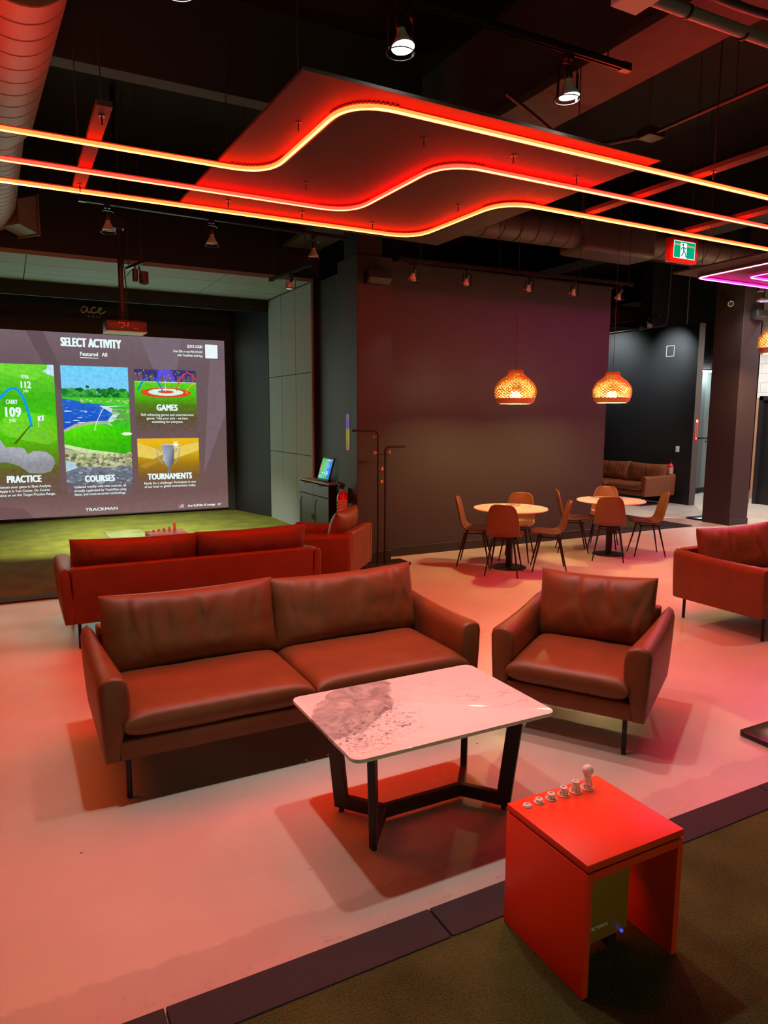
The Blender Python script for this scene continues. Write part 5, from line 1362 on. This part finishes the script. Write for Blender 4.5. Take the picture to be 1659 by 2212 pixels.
for i, (pts, r_, lab) in enumerate((
    ([(2.4, 2.2, 3.98), (3.2, 2.15, 3.92), (4.4, 2.25, 3.95), (5.5, 2.2, 3.96)], 0.05, 'dark flexible hose above the pipe at the top right corner'),
    ([(2.6, 2.75, 4.1), (3.4, 2.7, 4.0), (4.2, 2.72, 4.08), (5.4, 2.7, 4.05)], 0.022, 'thin dark cable sagging beside the hose at the top right'))):
    o = B().tube(arc_path(pts, 0.5, 8), r_, 12).build('ceiling_cable', mat('dark cable jacket', (0.05, 0.042, 0.04), 0.45), None, 60)
    tag(o, lab, 'cable')
cd = thing('ceiling_conduit', 'thin conduit with a square junction box crossing above the neon at right', 'conduit', (0, 0, 0))
b = B(); b.tube([(4.86, 3.0, 4.2), (4.86, 4.5, 4.2)], 0.016, 8); b.tube([(4.86, 4.50, 4.2), (4.62, 4.72, 4.16), (4.3, 4.80, 4.12), (4.0, 4.70, 4.14), (3.7, 4.62, 4.2), (3.4, 4.54, 4.25)], 0.018, 8); b.build('run', M_STEELDK, cd, 60)
b = B(); b.box((4.78, 4.42, 4.17), (4.96, 4.56, 4.24), None, 0.004, 1); b.build('junction_box', M_STEELDK, cd)
rod(cd, 4.86, 3.7, 4.21); rod(cd, 4.86, 4.5, 4.24); rod(cd, 3.4, 4.54, 4.25)
cd = thing('ceiling_conduit', 'pale conduit bending down onto the top of the black partition', 'conduit', (0, 0, 0))
b = B(); b.tube(arc_path([(12.70, 13.0, 3.83), (12.70, 10.98, 3.83), (12.70, 10.93, 5.3)], 0.12, 8), 0.009, 8); b.build('run', mat('pale conduit', (0.22, 0.22, 0.21), 0.4, 0.3), cd, 60)
o = B().tube([(12.8, 10.55, 3.80), (12.8, 10.55, 5.3)], 0.014, 6).build('hanging_chain', mat('chain steel', (0.4, 0.4, 0.38), 0.35, 0.7), None)
tag(o, 'vertical chain rising from the end of the black partition', 'chain')

# ------------------------------------------------------------------ remaining light
def area(name, loc, size, energy, color, rot=(0, 0, 0), sy=None):
    ld = bpy.data.lights.new(name, 'AREA'); ld.energy = energy; ld.color = color; ld.size = size
    if sy: ld.shape = 'RECTANGLE'; ld.size_y = sy
    lo = bpy.data.objects.new(name, ld); COL.objects.link(lo); lo.location = loc; lo.rotation_euler = rot
    return lo
def spot(loc, aim, energy, size, color, blend=0.6, soft=0.06):
    ld = bpy.data.lights.new('spot', 'SPOT'); ld.energy = energy; ld.spot_size = R(size); ld.spot_blend = blend; ld.shadow_soft_size = soft; ld.color = color
    lo = bpy.data.objects.new('spot', ld); COL.objects.link(lo); lo.location = loc
    lo.rotation_mode = 'QUATERNION'; lo.rotation_quaternion = Vector((0, 0, -1)).rotation_difference((Vector(aim) - Vector(loc)).normalized())
    return lo
# unseen fill added behind the camera, standing in for the opposite bay's screen
area('front bay fill', (1.4, -5.2, 1.7), 4.4, 58, (1.0, 0.98, 0.50), (R(90), 0, 0), 2.8)
# added unseen spots lighting the right sofa and the far end of the room
spot((7.0, 3.0, 3.9), (6.6, 3.6, 0), 120, 80, (1, 0.93, 0.85))
spot((11.75, 12.9, 3.9), (12.75, 12.5, 3.1), 210, 85, (0.85, 0.97, 1.0), 1.0)
spot((13.6, 10.9, 4.6), (13.3, 10.6, 0), 420, 90, (0.95, 1, 0.93))
spot((12.4, 7.6, 4.6), (13.2, 8.7, 0.6), 720, 115, (1, 0.98, 0.9))
spot((10.6, 10.6, 4.3), (10.8, 10.9, 0), 160, 85, (1, 0.92, 0.8))
w = bpy.data.worlds.new('dim room'); scene.world = w; w.use_nodes = True
w.node_tree.nodes['Background'].inputs[0].default_value = (1.0, 0.45, 0.4, 1); w.node_tree.nodes['Background'].inputs[1].default_value = 0.006
scene.view_settings.view_transform = 'Standard'
scene.view_settings.look = 'None'
scene.view_settings.exposure = 0.0
scene.cycles.max_bounces = 7
scene.cycles.adaptive_threshold = 0.03
scene.cycles.caustics_reflective = False
scene.cycles.caustics_refractive = False
scene.cycles.diffuse_bounces = 3
scene.cycles.glossy_bounces = 3
scene.cycles.sample_clamp_indirect = 6.0
scene.cycles.use_denoising = True
